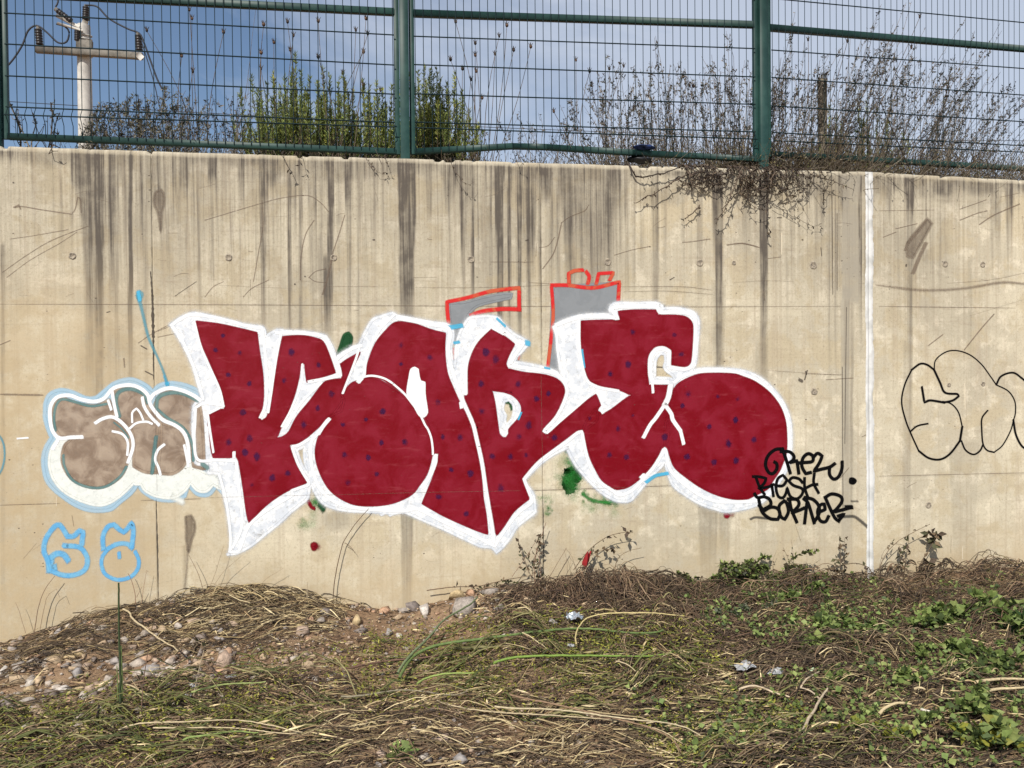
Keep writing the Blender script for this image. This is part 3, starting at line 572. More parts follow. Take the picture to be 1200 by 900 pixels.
q.build('pale_scratch_mark', plight, wall, 'pale vertical scrape marks')
# --- grey and red unfinished piece above
gp_ = Paint(1); gp_.fill([P_("17:120,255 205,250 300,225 400,205 462,203 455,228 350,250 280,270 240,300 215,345 225,420 160,480 130,370")]); gp_.fill([P_("17:690,165 1040,145 1036,265 1050,330 1000,420 850,420 730,640 700,632 655,612 672,400 680,200")])
go = gp_.build('unfinished_graffiti', pgrey, wall, 'grey filled shapes outlined in orange-red above the big dark red piece')
q = Paint(2)
for s_, w in [("17:118,360 112,300 110,248 220,225 350,190 500,172 500,292", 5), ("17:505,288 400,287 300,300 240,322", 5.5), ("17:655,600 678,400 684,300 675,165", 4.5), ("17:675,158 760,158 900,172 1042,140 1036,240", 5), ("17:770,150 768,95 800,80 845,76", 5), ("17:862,85 878,110 872,150", 5), ("17:918,150 930,95 1010,90 990,130", 4.6), ("4:165,400 175,350", 2.5), ("3:490,320 490,400", 3)]: q.line(P_(s_), w)
q.build('red_outline', pred, go)
q = Paint(6)
for s_, w in [("17:120,388 190,376", 6), ("17:150,470 175,465", 4), ("17:540,470 552,472", 7), ("17:380,338 425,380", 3), ("4:612,330 628,455", 3), ("10:225,510 290,465 375,448", 4.5), ("4:350,455 385,462", 2.5), ("4:185,770 165,820", 2.5)]: q.line(P_(s_), w)
cyo = q
# --- green overspray
def cloud(q, s_, w, n, a, seed, core=.04):
    w = w*1.15; a = a*.66; n = int(n*1.3)
    r = np.random.default_rng(seed); p = smooth(P_(s_), False, 170, 1.0)
    for i in range(n): c = p[int(r.integers(len(p)))]; q.spot(c[0]+r.normal()*w*.26, c[1]+r.normal()*w*.26, w*r.uniform(.3, .8), core, min(1, a*1.25)*r.uniform(.5, 1))
q = Paint(0.5)
for i, (s_, w, n, a) in enumerate([("9:400,430 420,500 405,600", 17, 16, .75), ("9:380,350 390,400", 8, 6, .6), ("9:440,440 480,560", 13, 10, .6), ("9:500,650 570,700 680,715 740,705", 9, 16, .75), ("9:250,720 280,780", 9, 7, .6), ("7:185,510 200,555", 13, 8, .8)]): cloud(q, s_, w, n, a, i)
q.line(P_("9:495,650 560,695 660,712 720,700"), 6, core=.2, a=.7)
q.build('green_overspray', pgrn, wall, 'blurred green spray patches under the red letters')
q = Paint(0.5)
for i, (s_, w, n, a) in enumerate([("9:370,400 340,520 330,620", 18, 12, .55), ("7:130,620 110,690", 17, 9, .7), ("8:70,620 110,650", 10, 5, .6), ("9:180,680 240,700", 12, 6, .6), ("9:500,740 720,735", 17, 12, .6), ("9:400,640 480,650", 17, 7, .6)]): cloud(q, s_, w, n, a, 20+i, .05)
q.build('faint_green_overspray', pgrnf, wall)
q = Paint(2); q.fill([P_("2:440,390 470,310 500,225 530,210 552,240 540,310 510,350 470,400")], 3); q.line(P_("4:75,690 110,700 125,740"), 7, core=.3); q.line(P_("7:210,550 235,580"), 9, core=.1)
q.build('dark_green_stroke', pdkg, wall, 'dark green spray stroke poking out between the red letters')
# --- big red and white piece
Wout = P_("1:60,155 120,110 190,78 240,72 330,90 480,125 590,155 700,170 722,195 728,235 770,210 815,190 2:100,200 230,205 360,230 385,255 420,320 440,385 500,345 560,310 605,295 640,220 700,120 760,95 840,72 870,90 3:200,110 330,135 440,150 475,180 487,220 480,280 470,320 478,400 493,480 502,400 507,310 530,220 560,160 600,108 680,95 790,100 4:60,150 130,215 215,262 232,290 190,340 150,380 140,415 200,425 330,450 420,480 465,505 455,440 440,330 430,220 412,170 450,140 570,95 700,80 800,82 850,92 5:38,135 27,105 40,75 80,60 200,62 350,60 395,80 402,98 500,98 570,110 620,130 650,180 650,260 640,360 630,480 600,530 545,556 620,532 720,522 900,528 11:150,95 240,135 330,210 400,300 445,400 462,500 462,640 440,760 0:913,565 902,580 886,592 10:800,715 700,695 600,660 500,600 420,540 385,470 355,370 330,400 260,470 200,540 150,600 110,640 50,645 0,635 9:640,650 560,580 480,490 430,420 385,330 300,370 200,440 80,560 110,600 150,660 165,780 100,830 30,890 8:760,790 700,860 670,885 640,850 560,840 470,800 300,720 150,655 60,615 20,600 7:720,608 600,600 480,595 400,590 300,570 230,535 180,470 150,410 135,440 120,505 60,555 0,605 6:700,680 600,760 500,840 400,890 345,895 365,850 360,740 340,600 310,460 290,370 275,330 205,325 195,260 130,262 108,240 98,60 1:215,870 222,725 250,697 285,690 250,560 210,430 150,300 90,200")
H1 = P_("7:45,165 100,140 103,240 127,345 80,262"); H2 = P_("5:345,500 355,450 385,415 415,422 420,470 410,510 430,540 470,570 480,598 440,590 345,585"); H3 = P_("4:65,690 100,682 130,715 133,770 110,830 80,850 70,820 75,790 55,750")
q = Paint(2); q.line(np.vstack([Wout, Wout[:1]]), 11, core=.02, a=.55); hal = q
q = Paint(3); q.fill([Wout, H1, H2, H3], 3.0)
q.line(P_("7:690,590 640,620"), 5, core=.1); q.line(P_("7:780,590 700,625"), 4, core=.1); q.line(P_("6:400,885 340,900"), 4, core=.2); q.line(P_("5:700,520 830,512"), 2, core=.1, a=.5)
piece = q.build('graffiti_piece', pw, wall, 'large dark red graffiti letters on a white outline with purple dots')
hal.build('white_overspray', pw, piece)
q = Paint(8)
for s_, w in [("0:245,583 330,581 420,579 500,577 610,575", 1.0), ("0:634,440 635,500 636,556", 1.1), ("0:690,573 735,571", .9), ("0:182,462 183,520 184,575", 1.1)]: q.line(P_(s_), w, core=.2, a=.55)
q.build('form_line_through_paint', pscr, piece)
Win = P_("3:755,612 850,625 900,632 4:60,622 130,650 180,705 190,760 165,815 100,890 8:760,50 738,80 718,80 690,55 3:800,870 785,760 772,680")
RK = P_("1:240,130 400,150 560,185 665,210 680,330 705,500 710,650 700,740 680,812 700,830 740,800 760,700 790,560 820,380 850,238 2:200,232 300,250 350,275 390,360 435,490 340,520 240,555 232,500 225,430 207,418 190,440 180,520 150,640 105,760 60,860 6:685,78 715,78 770,40 2:170,800 260,690 355,565 400,545 480,535 490,510 465,440 520,400 612,348 570,430 520,530 480,640 500,680 480,760 400,800 372,808 330,860 7:190,10 120,70 60,110 10,125 0,150 45,250 115,392 20,430 6:700,485 600,560 490,670 475,600 450,420 420,240 405,212 393,176 372,178 368,215 240,215 225,150 212,0 1:325,860 330,790 390,755 438,750 440,700 420,640 380,520 330,400 280,290 250,200")
RC = P_("2:650,525 600,548 550,568 490,640 480,700 430,770 395,812 7:240,5 195,90 180,200 210,320 270,430 350,500 450,545 560,555 680,545 780,515 860,470 8:120,420 180,330 212,220 222,150 205,60 180,0 3:310,885 262,800 150,665 50,590 0,560 2:720,530")
RA = P_("2:650,520 670,420 720,290 790,200 865,138 3:200,145 330,190 430,215 425,330 440,480 480,590 540,720 580,790 610,870 8:490,0 530,170 560,330 575,500 595,620 608,755 500,715 300,625 150,540 180,470 235,330 262,215 228,185 215,80 190,0 3:320,880 275,790 160,650 50,575 0,540 2:720,518")
RD = P_("3:755,180 850,240 4:135,290 90,380 75,430 90,465 200,490 330,505 420,530 470,570 490,620 480,680 430,780 345,890 9:222,205 240,230 270,225 340,160 430,80 520,5 4:710,645 740,720 9:600,60 600,130 545,180 500,212 460,205 380,260 200,400 70,545 95,570 115,660 115,690 50,740 0,790 8:720,700 672,762 655,700 630,520 600,330 570,170 530,0 3:655,880 610,780 572,680 580,560 600,430 640,320 700,230")
RE = P_("4:608,130 700,125 820,122 5:100,170 90,120 200,112 355,112 365,145 500,150 560,160 600,195 610,250 605,380 595,480 560,505 465,500 468,400 430,365 380,358 320,390 290,450 290,560 300,640 425,642 470,640 450,760 10:380,200 355,252 330,270 300,330 240,420 170,490 100,540 50,555 0,555 9:640,560 590,480 545,380 515,260 498,212 530,130 580,60 640,95 700,60 5:120,750 180,708 100,672 0,655 4:860,605 750,585 680,560 640,510 622,400 608,250")
RO = P_("5:440,770 465,700 500,640 560,600 650,565 760,550 900,555 11:130,130 220,170 310,240 380,330 420,430 432,520 432,640 400,740 0:910,558 900,572 885,580 872,585 10:800,620 700,590 600,540 500,470 430,410 400,350 375,270 355,250 360,100 390,0")
for loops, lab in [([RK], 'first dark red letter with a lower spike'), ([RC], 'round dark red ball overlapping the first letters'), ([RA], 'dark red arch letter behind the round ball'), ([RD, Win], 'dark red letter with a small white lined eye'), ([RE], 'dark red letter with a hooked opening'), ([RO], 'large round dark red last letter')]:
    Paint(4).fill(loops, 1.6).build('red_letter', pr, piece, lab)
q = Paint(6)
for s_, w in [("2:600,545 640,520 700,512 780,530 850,570 3:60,565 140,635 200,710 250,780 290,860 8:190,20 212,80 222,150 224,195", 2.4), ("2:395,815 350,870 7:200,50", 4.2), ("8:245,200 238,260 200,350 150,430", 4.5), ("4:760,770 745,745", 4), ("5:325,600 332,690", 3), ("5:455,640 440,720 415,775", 6), ("5:415,775 350,870 10:250,110 205,195", 4.2), ("5:415,775 460,840 10:410,70 465,150", 4.6), ("10:465,150 487,240", 4), ("10:210,460 190,480", 5), ("2:600,555 620,530", 5), ("6:385,180 385,215", 3.6), ("3:545,735 540,700", 4)]: q.line(P_(s_), w, core=.7)
q.fill([P_("3:215,455 238,468 245,520 255,550 285,560 287,650 303,770 280,800 250,790 200,700 165,640 180,520 192,468")], 1.5)
q.build('white_inner_line', pws, piece)
dots = "1:425,225 380,335 548,350 470,510 612,568 570,770 2:132,352 320,440 75,548 415,640 308,740 210,860 495,860 650,815 770,765 3:120,295 325,380 125,430 385,695 710,350 780,397 688,570 692,762 0,765 4:160,575 375,632 295,668 235,865 665,815 810,500 5:190,270 480,285 530,415 155,495 25,560 585,700 785,715 535,780 190,855 6:345,105 495,85 465,185 548,215 655,355 765,330 515,405 7:380,195 545,212 645,118 800,108 610,340 400,395 8:22,110 290,75 415,75 355,298 487,335 265,495 462,608 640,205 765,208 835,72 875,205 703,435 9:300,250 750,198 685,378 800,395 10:350,190 670,118 855,75 805,237 510,335 700,368 850,360 11:90,292 70,435 30,595 200,572 70,720"
q = Paint(5)
for (x, y_) in P_(dots): q.spot(x+random.uniform(-1, 1), y_+random.uniform(-1, 1), 4.3+random.uniform(-.7, 1.5), random.uniform(.1, .45), random.uniform(.5, 1.0), 1+random.uniform(-.1, .4))
q.build('purple_dot', pp, piece, kind='stuff') if False else q.build('purple_dots', pp, piece)
lineW = Paint(7)   # brighter contour lines round the silhouette
for s_, w in [("1:65,157 130,115 200,85 330,95 480,130 590,160 705,180 715,260 728,400 735,560 725,720 690,805", 3.6), ("1:745,770 765,640 800,400 835,215", 3.2), ("2:20,210 100,212 230,215 360,240 400,310 460,440 475,510 380,530 250,555", 4), ("2:60,870 130,740 200,560 205,430", 2.5), ("2:90,880 200,700 340,560", 3), ("2:450,395 500,355 560,320 620,300", 4.2), ("2:850,85 740,200 660,380 640,520", 3.5), ("2:610,300 580,400 490,635", 3), ("3:90,105 200,125 330,150 440,170 465,220 450,330 470,440 520,600 560,700 625,850 8:530,80 570,260 600,470 640,700 655,830", 5), ("3:575,640 580,420 640,280 750,165 850,220 4:60,200 150,265 200,285 140,370 100,440 200,455 330,475 430,500 490,560 505,640 440,790 345,900 9:235,215", 4.6), ("9:245,225 340,140 480,20 4:700,620", 3), ("4:590,120 595,330 640,530 720,590 870,620", 4), ("4:430,170 450,400 500,560", 3), ("4:430,155 600,100 800,98 865,110 830,60 5:45,95 100,85 350,85 385,125 500,122 600,140 630,200 625,380 610,490 560,525 450,512", 5), ("5:440,500 445,400 400,380 350,390 315,450 312,560 330,615 440,615", 5.4), ("5:480,620 540,575 640,545 760,537 900,542 11:130,112 220,150 320,225 395,320 435,420 448,520 448,640 425,750 0:905,570", 4.4), ("0:905,575 890,586 10:800,650 700,640 600,600 500,530 420,460 380,390 360,280 330,320 280,400 200,490 120,570 40,600 9:700,625 600,550 530,400 490,215 460,225 380,290 200,420 85,548 120,640 140,690 130,720 30,800 8:700,770 660,840 500,760 300,670 120,580 30,590 7:700,590 500,575 350,545 250,480 190,400 150,260 145,120 200,40", 4.4), ("7:10,140 60,130 130,90", 4), ("7:15,150 60,270 130,390 130,410 10,450 6:800,480 600,600 490,700 420,870 360,880 440,700 425,480 400,240 260,235 150,240 115,200 105,60 1:230,850 235,735 300,705 430,720", 3.8), ("1:75,165 160,300 240,500 290,680", 3.4), ("1:225,130 280,330 400,600 432,730", 3.2), ("6:280,330 330,520 360,760 355,880", 3.2), ("6:240,180 215,20 1:320,780 400,740", 3)]: lineW.line(P_(s_), w, core=.4)
lineW.layer = 3
lineW.build('white_contour', pws, piece)
cyo.build('cyan_overspray', pcy, piece)
# --- red drips and dots
q = Paint(2); q.spot(7*0+340+168/6, 500+842/6, 5.5, .5, sq=1.4); q.spot(340+190/6, 500+845/6, 7, .1, .6); q.spot(720+790/6, 480+745/6, 5.5, .3); q.spot(720+830/6, 480+740/6, 6, .05, .5); q.line(P_("7:125,520 150,565 170,575"), 5, core=.3); q.build('red_drip_spot', pr, wall)
# --- small white and blue throw-up on the left
q = Paint(1); q.fill([P_("12:75,260 78,190 110,130 190,100 280,120 360,155 430,155 490,110 560,55 640,28 710,30 790,70 830,105 13:300,105 340,68 420,50 520,65 630,110 640,500 720,560 800,840 740,780 700,830 660,845 600,830 545,770 520,850 440,880 320,870 230,820 190,765 140,830 60,895 0:130,597 114,599 100,597 86,591 73,582 61,572 54,562 51,550 50,538 53,525 60,513 55,500 52,488")], 4)
th = q.build('graffiti_throwup', paur, wall, 'small bubble graffiti in white and pale blue with brown fill left of the red piece')
q = Paint(2); q.fill([P_("12:170,440 120,520 105,620 130,720 200,810 300,870 400,905 0:120,592 133,587 146,577 157,566 13:170,765 210,765 240,810 320,850 430,862 510,820 560,760 610,810 670,815 720,770 770,800 760,690 680,690 600,650 560,600 0,400 12:300,430")], 2.5); q.line(P_("0:203,583 214,588"), 11, core=.1, a=.8); q.build('white_shadow_band', pwb, th)
q = Paint(3)
for s_ in ["12:130,250 140,190 200,155 320,200 440,210 530,170 570,290 640,360 690,450 660,600 600,720 450,790 280,740 200,620 210,500 260,450 180,430 140,350", "12:555,110 640,80 740,105 800,180 840,260 895,360 870,685 780,680 700,640 690,400 590,290", "13:310,200 360,130 460,105 600,170 640,300 660,660 580,640 540,420 400,310 320,250", "13:330,330 480,370 530,480 520,620 440,690 340,690 310,560"]: q.fill([P_(s_)], 3)
q.build('brown_fill', pbrn, th)
q = Paint(4)
for s_, w in [("12:150,390 140,300 155,210 200,168 300,190 400,215 510,200", 3.6), ("12:205,560 215,640 270,735 380,785 500,782 600,715 650,640", 3.6), ("12:600,290 575,180 600,115 680,95 770,130 800,190", 5.5), ("13:318,240 330,160 400,125 500,125 610,175", 5.5), ("13:330,240 400,300 510,370 570,480 580,600", 4), ("13:290,680 300,560 318,430", 5), ("12:830,690 850,560 855,430", 4), ("12:560,330 620,380 665,440", 2), ("13:640,620 680,650", 6)]: q.line(P_(s_), w, core=.3)
q.build('teal_inner_shade', pteal, th)
q = Paint(6)
for s_, w in [("12:340,432 260,435 180,440 130,390 112,300 118,210 165,152 250,140 330,168 420,183 490,162 545,100 600,75 680,68 750,92 800,140 820,210 880,290 13:380,320 450,350 510,400 540,480 550,610", 4.6), ("13:272,175 305,130 400,90 500,105 580,140 630,175", 4.8), ("12:430,335 480,305 550,292 620,335 680,415 695,500 660,612", 4.2), ("12:550,392 620,412 658,470 655,560", 3), ("12:520,175 542,240", 3.4), ("12:548,110 560,190 582,290", 4), ("12:690,330 690,262 720,232 745,262 768,315", 2.6), ("12:665,378 720,335 790,325 830,340", 2.8), ("12:760,155 775,220 820,290 878,348", 4), ("13:375,485 330,525 312,590 335,650 348,700", 3.4), ("13:515,490 530,560 545,640", 3.2), ("12:150,420 170,450 130,520", 4)]: q.line(P_(s_), w, core=.55)
q.build('white_line', pws, th)
q = Paint(2); q.line(P_("0:161,345 165,358 170,380 175,398 186,422 193,440 199,460 206,478 213,492"), [7, 5, 4.5, 4.5, 3.5, 4, 5, 4, 3], core=.4, a=.8); q.spot(163.5, 346, 6, .5, .9, 1.5); 
cs0 = q.build('cyan_streak', pcf, wall, 'long thin cyan spray streak slanting down the left seam')
q = Paint(3); q.line(P_("0:162,342 164,352"), 5, core=.4); q.spot(196, 450, 3.5, .5, .8); q.line(P_("0:192,440 197,456"), 4, core=.3, a=.5); q.build('cyan_streak_end', pcy, cs0)
q = Paint(2); q.line(P_("0:-3,508 2,515 5,525 5,538 2,550 -4,560"), 3.4, core=.3, a=.8); q.build('teal_arc', pcf, wall, 'teal paint arc cut by the left edge')
q = Paint(2); q.line(P_("0:20,514 33,513"), 2.6, core=.4, a=.8); q.build('white_dash', pws, wall, 'short white paint dash near the left edge')
# --- two small sky blue marks
q = Paint(2)
for s_, w in [("14:430,320 270,320", 4.6), ("14:280,315 420,330 480,390 500,460 475,540 380,590 260,590 150,545", 6.6), ("14:320,455 275,400 210,392 150,430", 8), ("14:150,430 150,550", 10), ("14:190,500 200,570", 6), ("14:445,310 460,190 425,175 370,225 310,230 285,180 240,120 200,130 140,200 100,280 92,370 125,450 145,550", 6.8)]: q.line(P_(s_), w, core=.5, a=.95)
q.build('blue_mark', pblu, wall, 'sky blue scribble shaped like a figure five or S, lower left')
q = Paint(2)
for s_, w in [("14:650,350 645,230 690,140 750,118 800,165 840,190 880,150 915,100 930,180 915,330", 6.6), ("14:920,340 870,300 780,300 690,345", 6.2), ("14:690,350 640,420 632,500 670,585 780,635 900,610 970,535 980,450 945,370", 5.2), ("14:795,380 800,430", 5)]: q.line(P_(s_), w, core=.45, a=.95)
q.build('blue_mark', pblu, wall, 'sky blue scribble shaped like a figure eight above the green reed')
# --- black three line tag
tag_lines = {'top': ["15:375,125 300,133 235,190 212,270 240,340 280,352 315,310 315,262 292,245", "15:362,122 390,190 440,350", "15:350,150 430,152 472,190 465,228 425,255 500,232 518,352", "15:500,255 560,250 640,240 652,190 605,168 558,205 545,280 580,352 630,340", "15:648,205 690,165 732,190 705,255 655,330 720,312 800,292 850,258", "15:800,290 800,360 838,402 882,380 912,310 915,240", "15:990,430 1030,410"],
 'mid': ["15:95,380 150,380 218,395 200,440 150,490", "15:125,390 160,480 205,545", "15:160,490 250,470 290,450", "15:268,450 285,560", "15:300,462 370,462 410,410 372,365 325,400 308,480 330,560 372,572 400,530 410,480 440,560 500,582 548,540 548,490 470,460 425,420 460,388 520,400 552,435", "15:570,390 572,480 603,575", "15:660,350 655,440 700,530", "15:580,485 640,455 690,450"],
 'low': ["15:110,535 140,572 200,565 250,590 258,640 190,682 150,640", "15:150,590 180,700 250,762 325,772 345,720 320,670 260,660 200,692", "15:385,600 337,650 350,740 390,772 422,700 405,620 380,600", "15:430,580 450,680 500,800", "15:415,585 500,590 517,640 455,712 540,680 570,665", "15:592,620 570,810", "15:560,580 602,620 660,808", "15:570,570 650,590 702,650 702,720 662,790", "15:710,702 760,680 752,630 715,640 690,702 712,780 762,792 792,740", "15:760,570 800,660 850,760 890,790", "15:755,572 820,538 900,560 912,610 850,690 815,702", "15:850,702 1005,660", "15:885,780 935,722 875,742"]}
tg = None
for k, lst in tag_lines.items():
    q = Paint(8)
    for s_ in lst: q.line(P_(s_), 3.7 if k != 'mid' else 3.2, core=.9, corner=75)
    if k == 'top': q.spot(999, 563.5, 5.3, .75)
    if k == 'low': q.line(P_("15:950,660 1005,658"), 5.2, core=.6)
    if tg is None: tg = q.build('graffiti_tag', pk, wall, 'three line black handwritten tag over the right end of the red piece')
    else: q.build('tag_line', pk, tg)
q = Paint(7); q.line(P_("15:75,770 120,752 240,765 330,775"), 3.2, core=.3); q.line(P_("15:900,748 1020,745 1080,782 1145,838"), 4.2, core=.2); q.line(P_("15:1000,605 1060,605"), 3.6, core=.1, a=.7); q.build('tag_flourish', pkg, tg)
# --- thin black outline on the far right
q = Paint(2)
for s_, w in [("16:268,200 220,165 170,158 110,200", 1.9), ("16:110,200 60,310 40,430 70,560 110,660 160,770", 1.5), ("16:160,770 230,820 310,830 380,790 450,700", 2.0), ("16:450,700 466,600", 2.2), ("16:466,600 440,500 390,440 330,422", 1.3), ("16:340,430 240,415 200,430 182,320", 2.2), ("16:268,200 310,290 345,360 430,370 442,385 400,415 335,430", 2.1), ("16:100,635 150,595 225,578", 1.6), ("16:268,200 280,130 350,75 430,65 520,95 600,160 660,240 705,305", 1.15), ("16:705,305 790,350 835,420 840,500 825,560 805,630 750,730 690,780", 1.2), ("16:690,780 640,765 612,720 603,620 605,540 645,485", 1.5), ("16:612,725 590,770 545,795 490,765 460,700", 1.6), ("16:705,305 740,245 820,220 880,255 960,330 1000,420", 1.8), ("16:825,550 845,660 895,745 970,760", 2.0)]: q.line(P_(s_), w*1.4, core=.40)
q.build('graffiti_outline', pk, wall, 'thin black bubble letter outline cut by the right edge')
# ------------------------------------------------------------------ the fence
FY = 0.10
def fpt(px, py, k=0.0, px0=893):        # point on a fence panel plane that swings back by k beyond the post at px0
    x0 = wp(px0, 150, FY)[0]; d = ray(px, py); t = (FY+DIST-k*x0)/(d[1]-k*d[0]); return EYEP+t*d
fence = thing('mesh_fence', 'green welded wire mesh fence on the wall top with square posts and frames', 'fence', (wp(475, 180, FY)[0], FY, WALLTOP))
FL = np.array(fence.location)
TOPZ = 5.25
def post(px, y=FY, zb=None):
    x = wp(px, 150, y)[0]; zb = ztop(x)-0.012 if zb is None else zb
    V, F = bar((x, y-0.012, zb+0.004), (x, y-0.012, TOPZ), 0.056, 0.062, 0.05)
    g = Geo().add(V, F); g.add(*bar((x, y-0.012, zb+0.001), (x, y-0.012, zb+0.009), 0.12, 0.12, 0.05)); g.add(*bar((x, y-0.012, TOPZ-0.001), (x, y-0.012, TOPZ+0.015), 0.068, 0.068, 0.1))
    obj('post', g.mesh('post', FL), M['green_steel'], fence); return x
PX = [post(-3), post(474.5), post(893)]
STEP = PX[2]-PX[1]
KR = 0.15
xl = PX[0]-STEP; xr = PX[2]+STEP
def post_at(x, y):
    zb = ztop(x)-0.012; g = Geo().add(*bar((x, y-0.012, zb), (x, y-0.012, TOPZ), 0.056, 0.062, 0.05)); obj('post', g.mesh('post', FL), M['green_steel'], fence)
post_at(xl, FY); post_at(xr, FY+KR*STEP*0.9)
def panel(xa, xb, L, R_, k=0.0, bow=None):
    """L,R_: dict of pixel x and list of pixel y for mid rail, wires, bottom rail"""
    y_of = lambda x: FY+k*(x-PX[2]) if k else FY
    lx, lr, lw, lb = L; rx, rr, rw, rb = R_
    def line(pya, pyb):
        a = fpt(lx, pya, k); b = fpt(rx, pyb, k); s = (b[2]-a[2])/(b[0]-a[0]); return lambda x: a[2]+s*(x-a[0])
    mid = line(lr, rr); bot = line(lb, rb); w = [line(a, b) for a, b in zip(lw, rw)]
    A, B = xa+0.051, xb-0.051
    g = Geo()
    for x in (A, B): g.add(*bar((x, y_of(x), bot(x)-0.018), (x, y_of(x), TOPZ-0.02), 0.024, 0.036, 0.05))
    a, b = A+0.0121, B-0.0121
    g.add(*bar((a, y_of(a), mid(a)), (b, y_of(b), mid(b)), 0.036, 0.044, 0.04))
    if bow:
        xs_ = [a]+[wp(px, 170, FY)[0] for px, _ in bow]+[b]; zs_ = [bot(a)]+[wp(px, py, FY)[2] for px, py in bow]+[bot(b)]
        for i in range(len(xs_)-1): g.add(*bar((xs_[i]-0.001*(i > 0), FY+0.0003*i, zs_[i]), (xs_[i+1], FY+0.0003*i, zs_[i+1]), 0.042, 0.036, 0.04))
    else: g.add(*bar((a, y_of(a), bot(a)), (b, y_of(b), bot(b)), 0.042, 0.036, 0.04))
    g.add(*bar((a, y_of(a), TOPZ-0.04), (b, y_of(b), TOPZ-0.04), 0.036, 0.036, 0.1))
    fr = obj('panel_frame', g.mesh('panel_frame', FL), M['green_steel'], fence)
    # wires: vertical ones share one mesh per panel
    n = 45; xsw = np.linspace(xa+0.075, xb-0.075, n); wy = -0.026
    z5 = w[-1]; z4 = w[-2]; x0 = xsw[0]
    pz = [bot(x0)-0.002, z5(x0)-0.045, z5(x0), (z5(x0)+z4(x0))/2, z4(x0), TOPZ-0.03]
    py_ = [0, 0.0, -0.030, -0.018, 0, 0]
    P = np.array([(0, yy, zz-pz[0]) for yy, zz in zip(py_, pz)]); V, F = tubes(P, np.full(len(P), 0.0025), 4)
    wm = mesh_np('vertical_wire', V, F)
    for i, x in enumerate(xsw):
        o = obj('vertical_wire', wm, M['wire'], fr); o.location = (x-FL[0], y_of(x)+wy-FL[1], bot(x)-0.002-FL[2])
    allz = [(lambda f: f)(f) for f in w]; sp = w[0](x0)-w[1](x0)
    extra = [lambda x, j=j: mid(x)+sp*(j+1)-0.0 for j in range(5) if mid(x0)+sp*(j+1) < TOPZ-0.05]
    for i, f in enumerate(allz+extra):
        yy = wy-0.0055-(0.030 if i == len(allz)-1 else 0)
        P = np.array([(x-FL[0], y_of(x)+yy-FL[1], f(x)-FL[2]) for x in np.linspace(xsw[0]-0.01, xsw[-1]+0.01, 4)]); V, F = tubes(P, np.full(4, 0.0046), 4)
        obj('horizontal_wire', mesh_np('horizontal_wire', V, F), M['wire'], fr)
    return fr
panel(xl, PX[0], (10, -8, [18, 54, 91, 127, 138], 160), (455, 14, [43, 78, 112, 145, 151], 177.5))
panel(PX[0], PX[1], (10, -8, [18, 54, 91, 127, 138], 160), (455, 14, [43, 78, 112, 145, 152], 177.5))
panel(PX[1], PX[2], (490, 16, [45, 78, 112, 145, 153], 178), (880, 29, [59, 92, 124, 156, 166], 186.5), bow=[(600, 171.5), (640, 172.5), (740, 179)])
panel(PX[2], xr, (906, 33, [61, 93, 126, 157, 168], 181), (1195, 57, [82, 113, 144, 172, 181], 197.5), k=KR)
# ------------------------------------------------------------------ utility pole far behind
PY = 15.0
def up(px, py, y=PY): return wp(px, py, y)
pb = up(99, 60); pole = thing('utility_pole', 'pale concrete utility pole with grey crossarm behind the left fence panel', 'utility pole', (pb[0], PY, 2.3)); PL = np.array(pole.location)
ptop = up(99.5, 30)[2]
pts = np.array([(pb[0], PY, 2.3), (pb[0], PY, (2.3+ptop)/2), (pb[0]-0.01, PY, ptop)]); V, F = tubes(pts, np.array([0.19, 0.175, 0.15]), 14)
g = Geo().add(V, F); nV = 14; top = V[-14:]; g.add(np.vstack([top, top.mean(0)+[0, 0, .02]]), np.array([(i, (i+1) % 14, 14) for i in range(14)]))
for zz in (ptop-0.25, ptop-0.34, ptop-0.62, ptop-0.75):
    V, F = tubes(np.array([(pb[0]+0.17*math.cos(t), PY+0.17*math.sin(t), zz+0.03*math.sin(t)) for t in np.linspace(0, 2*math.pi, 20)]), np.full(20, 0.014), 5); g.add(V, F)
obj('shaft', g.mesh('shaft', PL), M['pole'], pole)
a, b = up(42, 58, PY-0.22), up(167, 66, PY-0.22)
obj('crossarm', Geo().add(*bar(a, b, 0.13, 0.15, 0.08)).add(*bar(up(90, 55, PY-.17), up(108, 56.5, PY-.17), 0.12, 0.34, 0.1)).mesh('crossarm', PL), M['cross'], pole)
def insulator(px, p0, p1, y, r=0.085):
    a = up(px[0], p0, y); b = up(px[1], p1, y); n = 25; t = np.linspace(0, 1, n); P = a[None]*(1-t[:, None])+b[None]*t[:, None]
    R = r*(0.72+0.28*np.abs(np.sin(t*math.pi*6))); R[0] = R[-1] = 0.02; V, F = tubes(P, R, 10); obj('insulator', Geo().add(V, F).mesh('insulator', PL), M['insul'], pole)
    V, F = tubes(np.array([b, b+(b-a)*0.12]), np.array([0.05, 0.05]), 8); obj('insulator_cap', Geo().add(V, F).mesh('insulator_cap', PL), M['cross'], pole)
insulator((46.5, 45), 53, 34, PY-.22); insulator((163.5, 162), 60, 41, PY-.22); insulator((100.5, 101), 24, 8, PY-.05); insulator((84, 67), 25, 12, PY-.3, .07); insulator((90.5, 90.5), 48, 36, PY-.2, 0.07)
g = Geo().add(*bar(up(93, 32, PY-.2), up(66, 18, PY-.35), 0.07, 0.07)).add(*bar(up(97, 36, PY-.2), up(67, 27, PY-.35), 0.05, 0.05)).add(*bar(up(97, 33, PY), up(100.5, 24, PY-.05), 0.09, 0.12)); obj('insulator_bracket', g.mesh('insulator_bracket', PL), M['pole'], pole)
g = Geo().add(*bar(up(160.5, 62.8, PY-.3), up(167, 69, PY-.3), 0.02, 0.14)); obj('arm_end_plate', g.mesh('arm_end_plate', PL), M['pole'], pole)
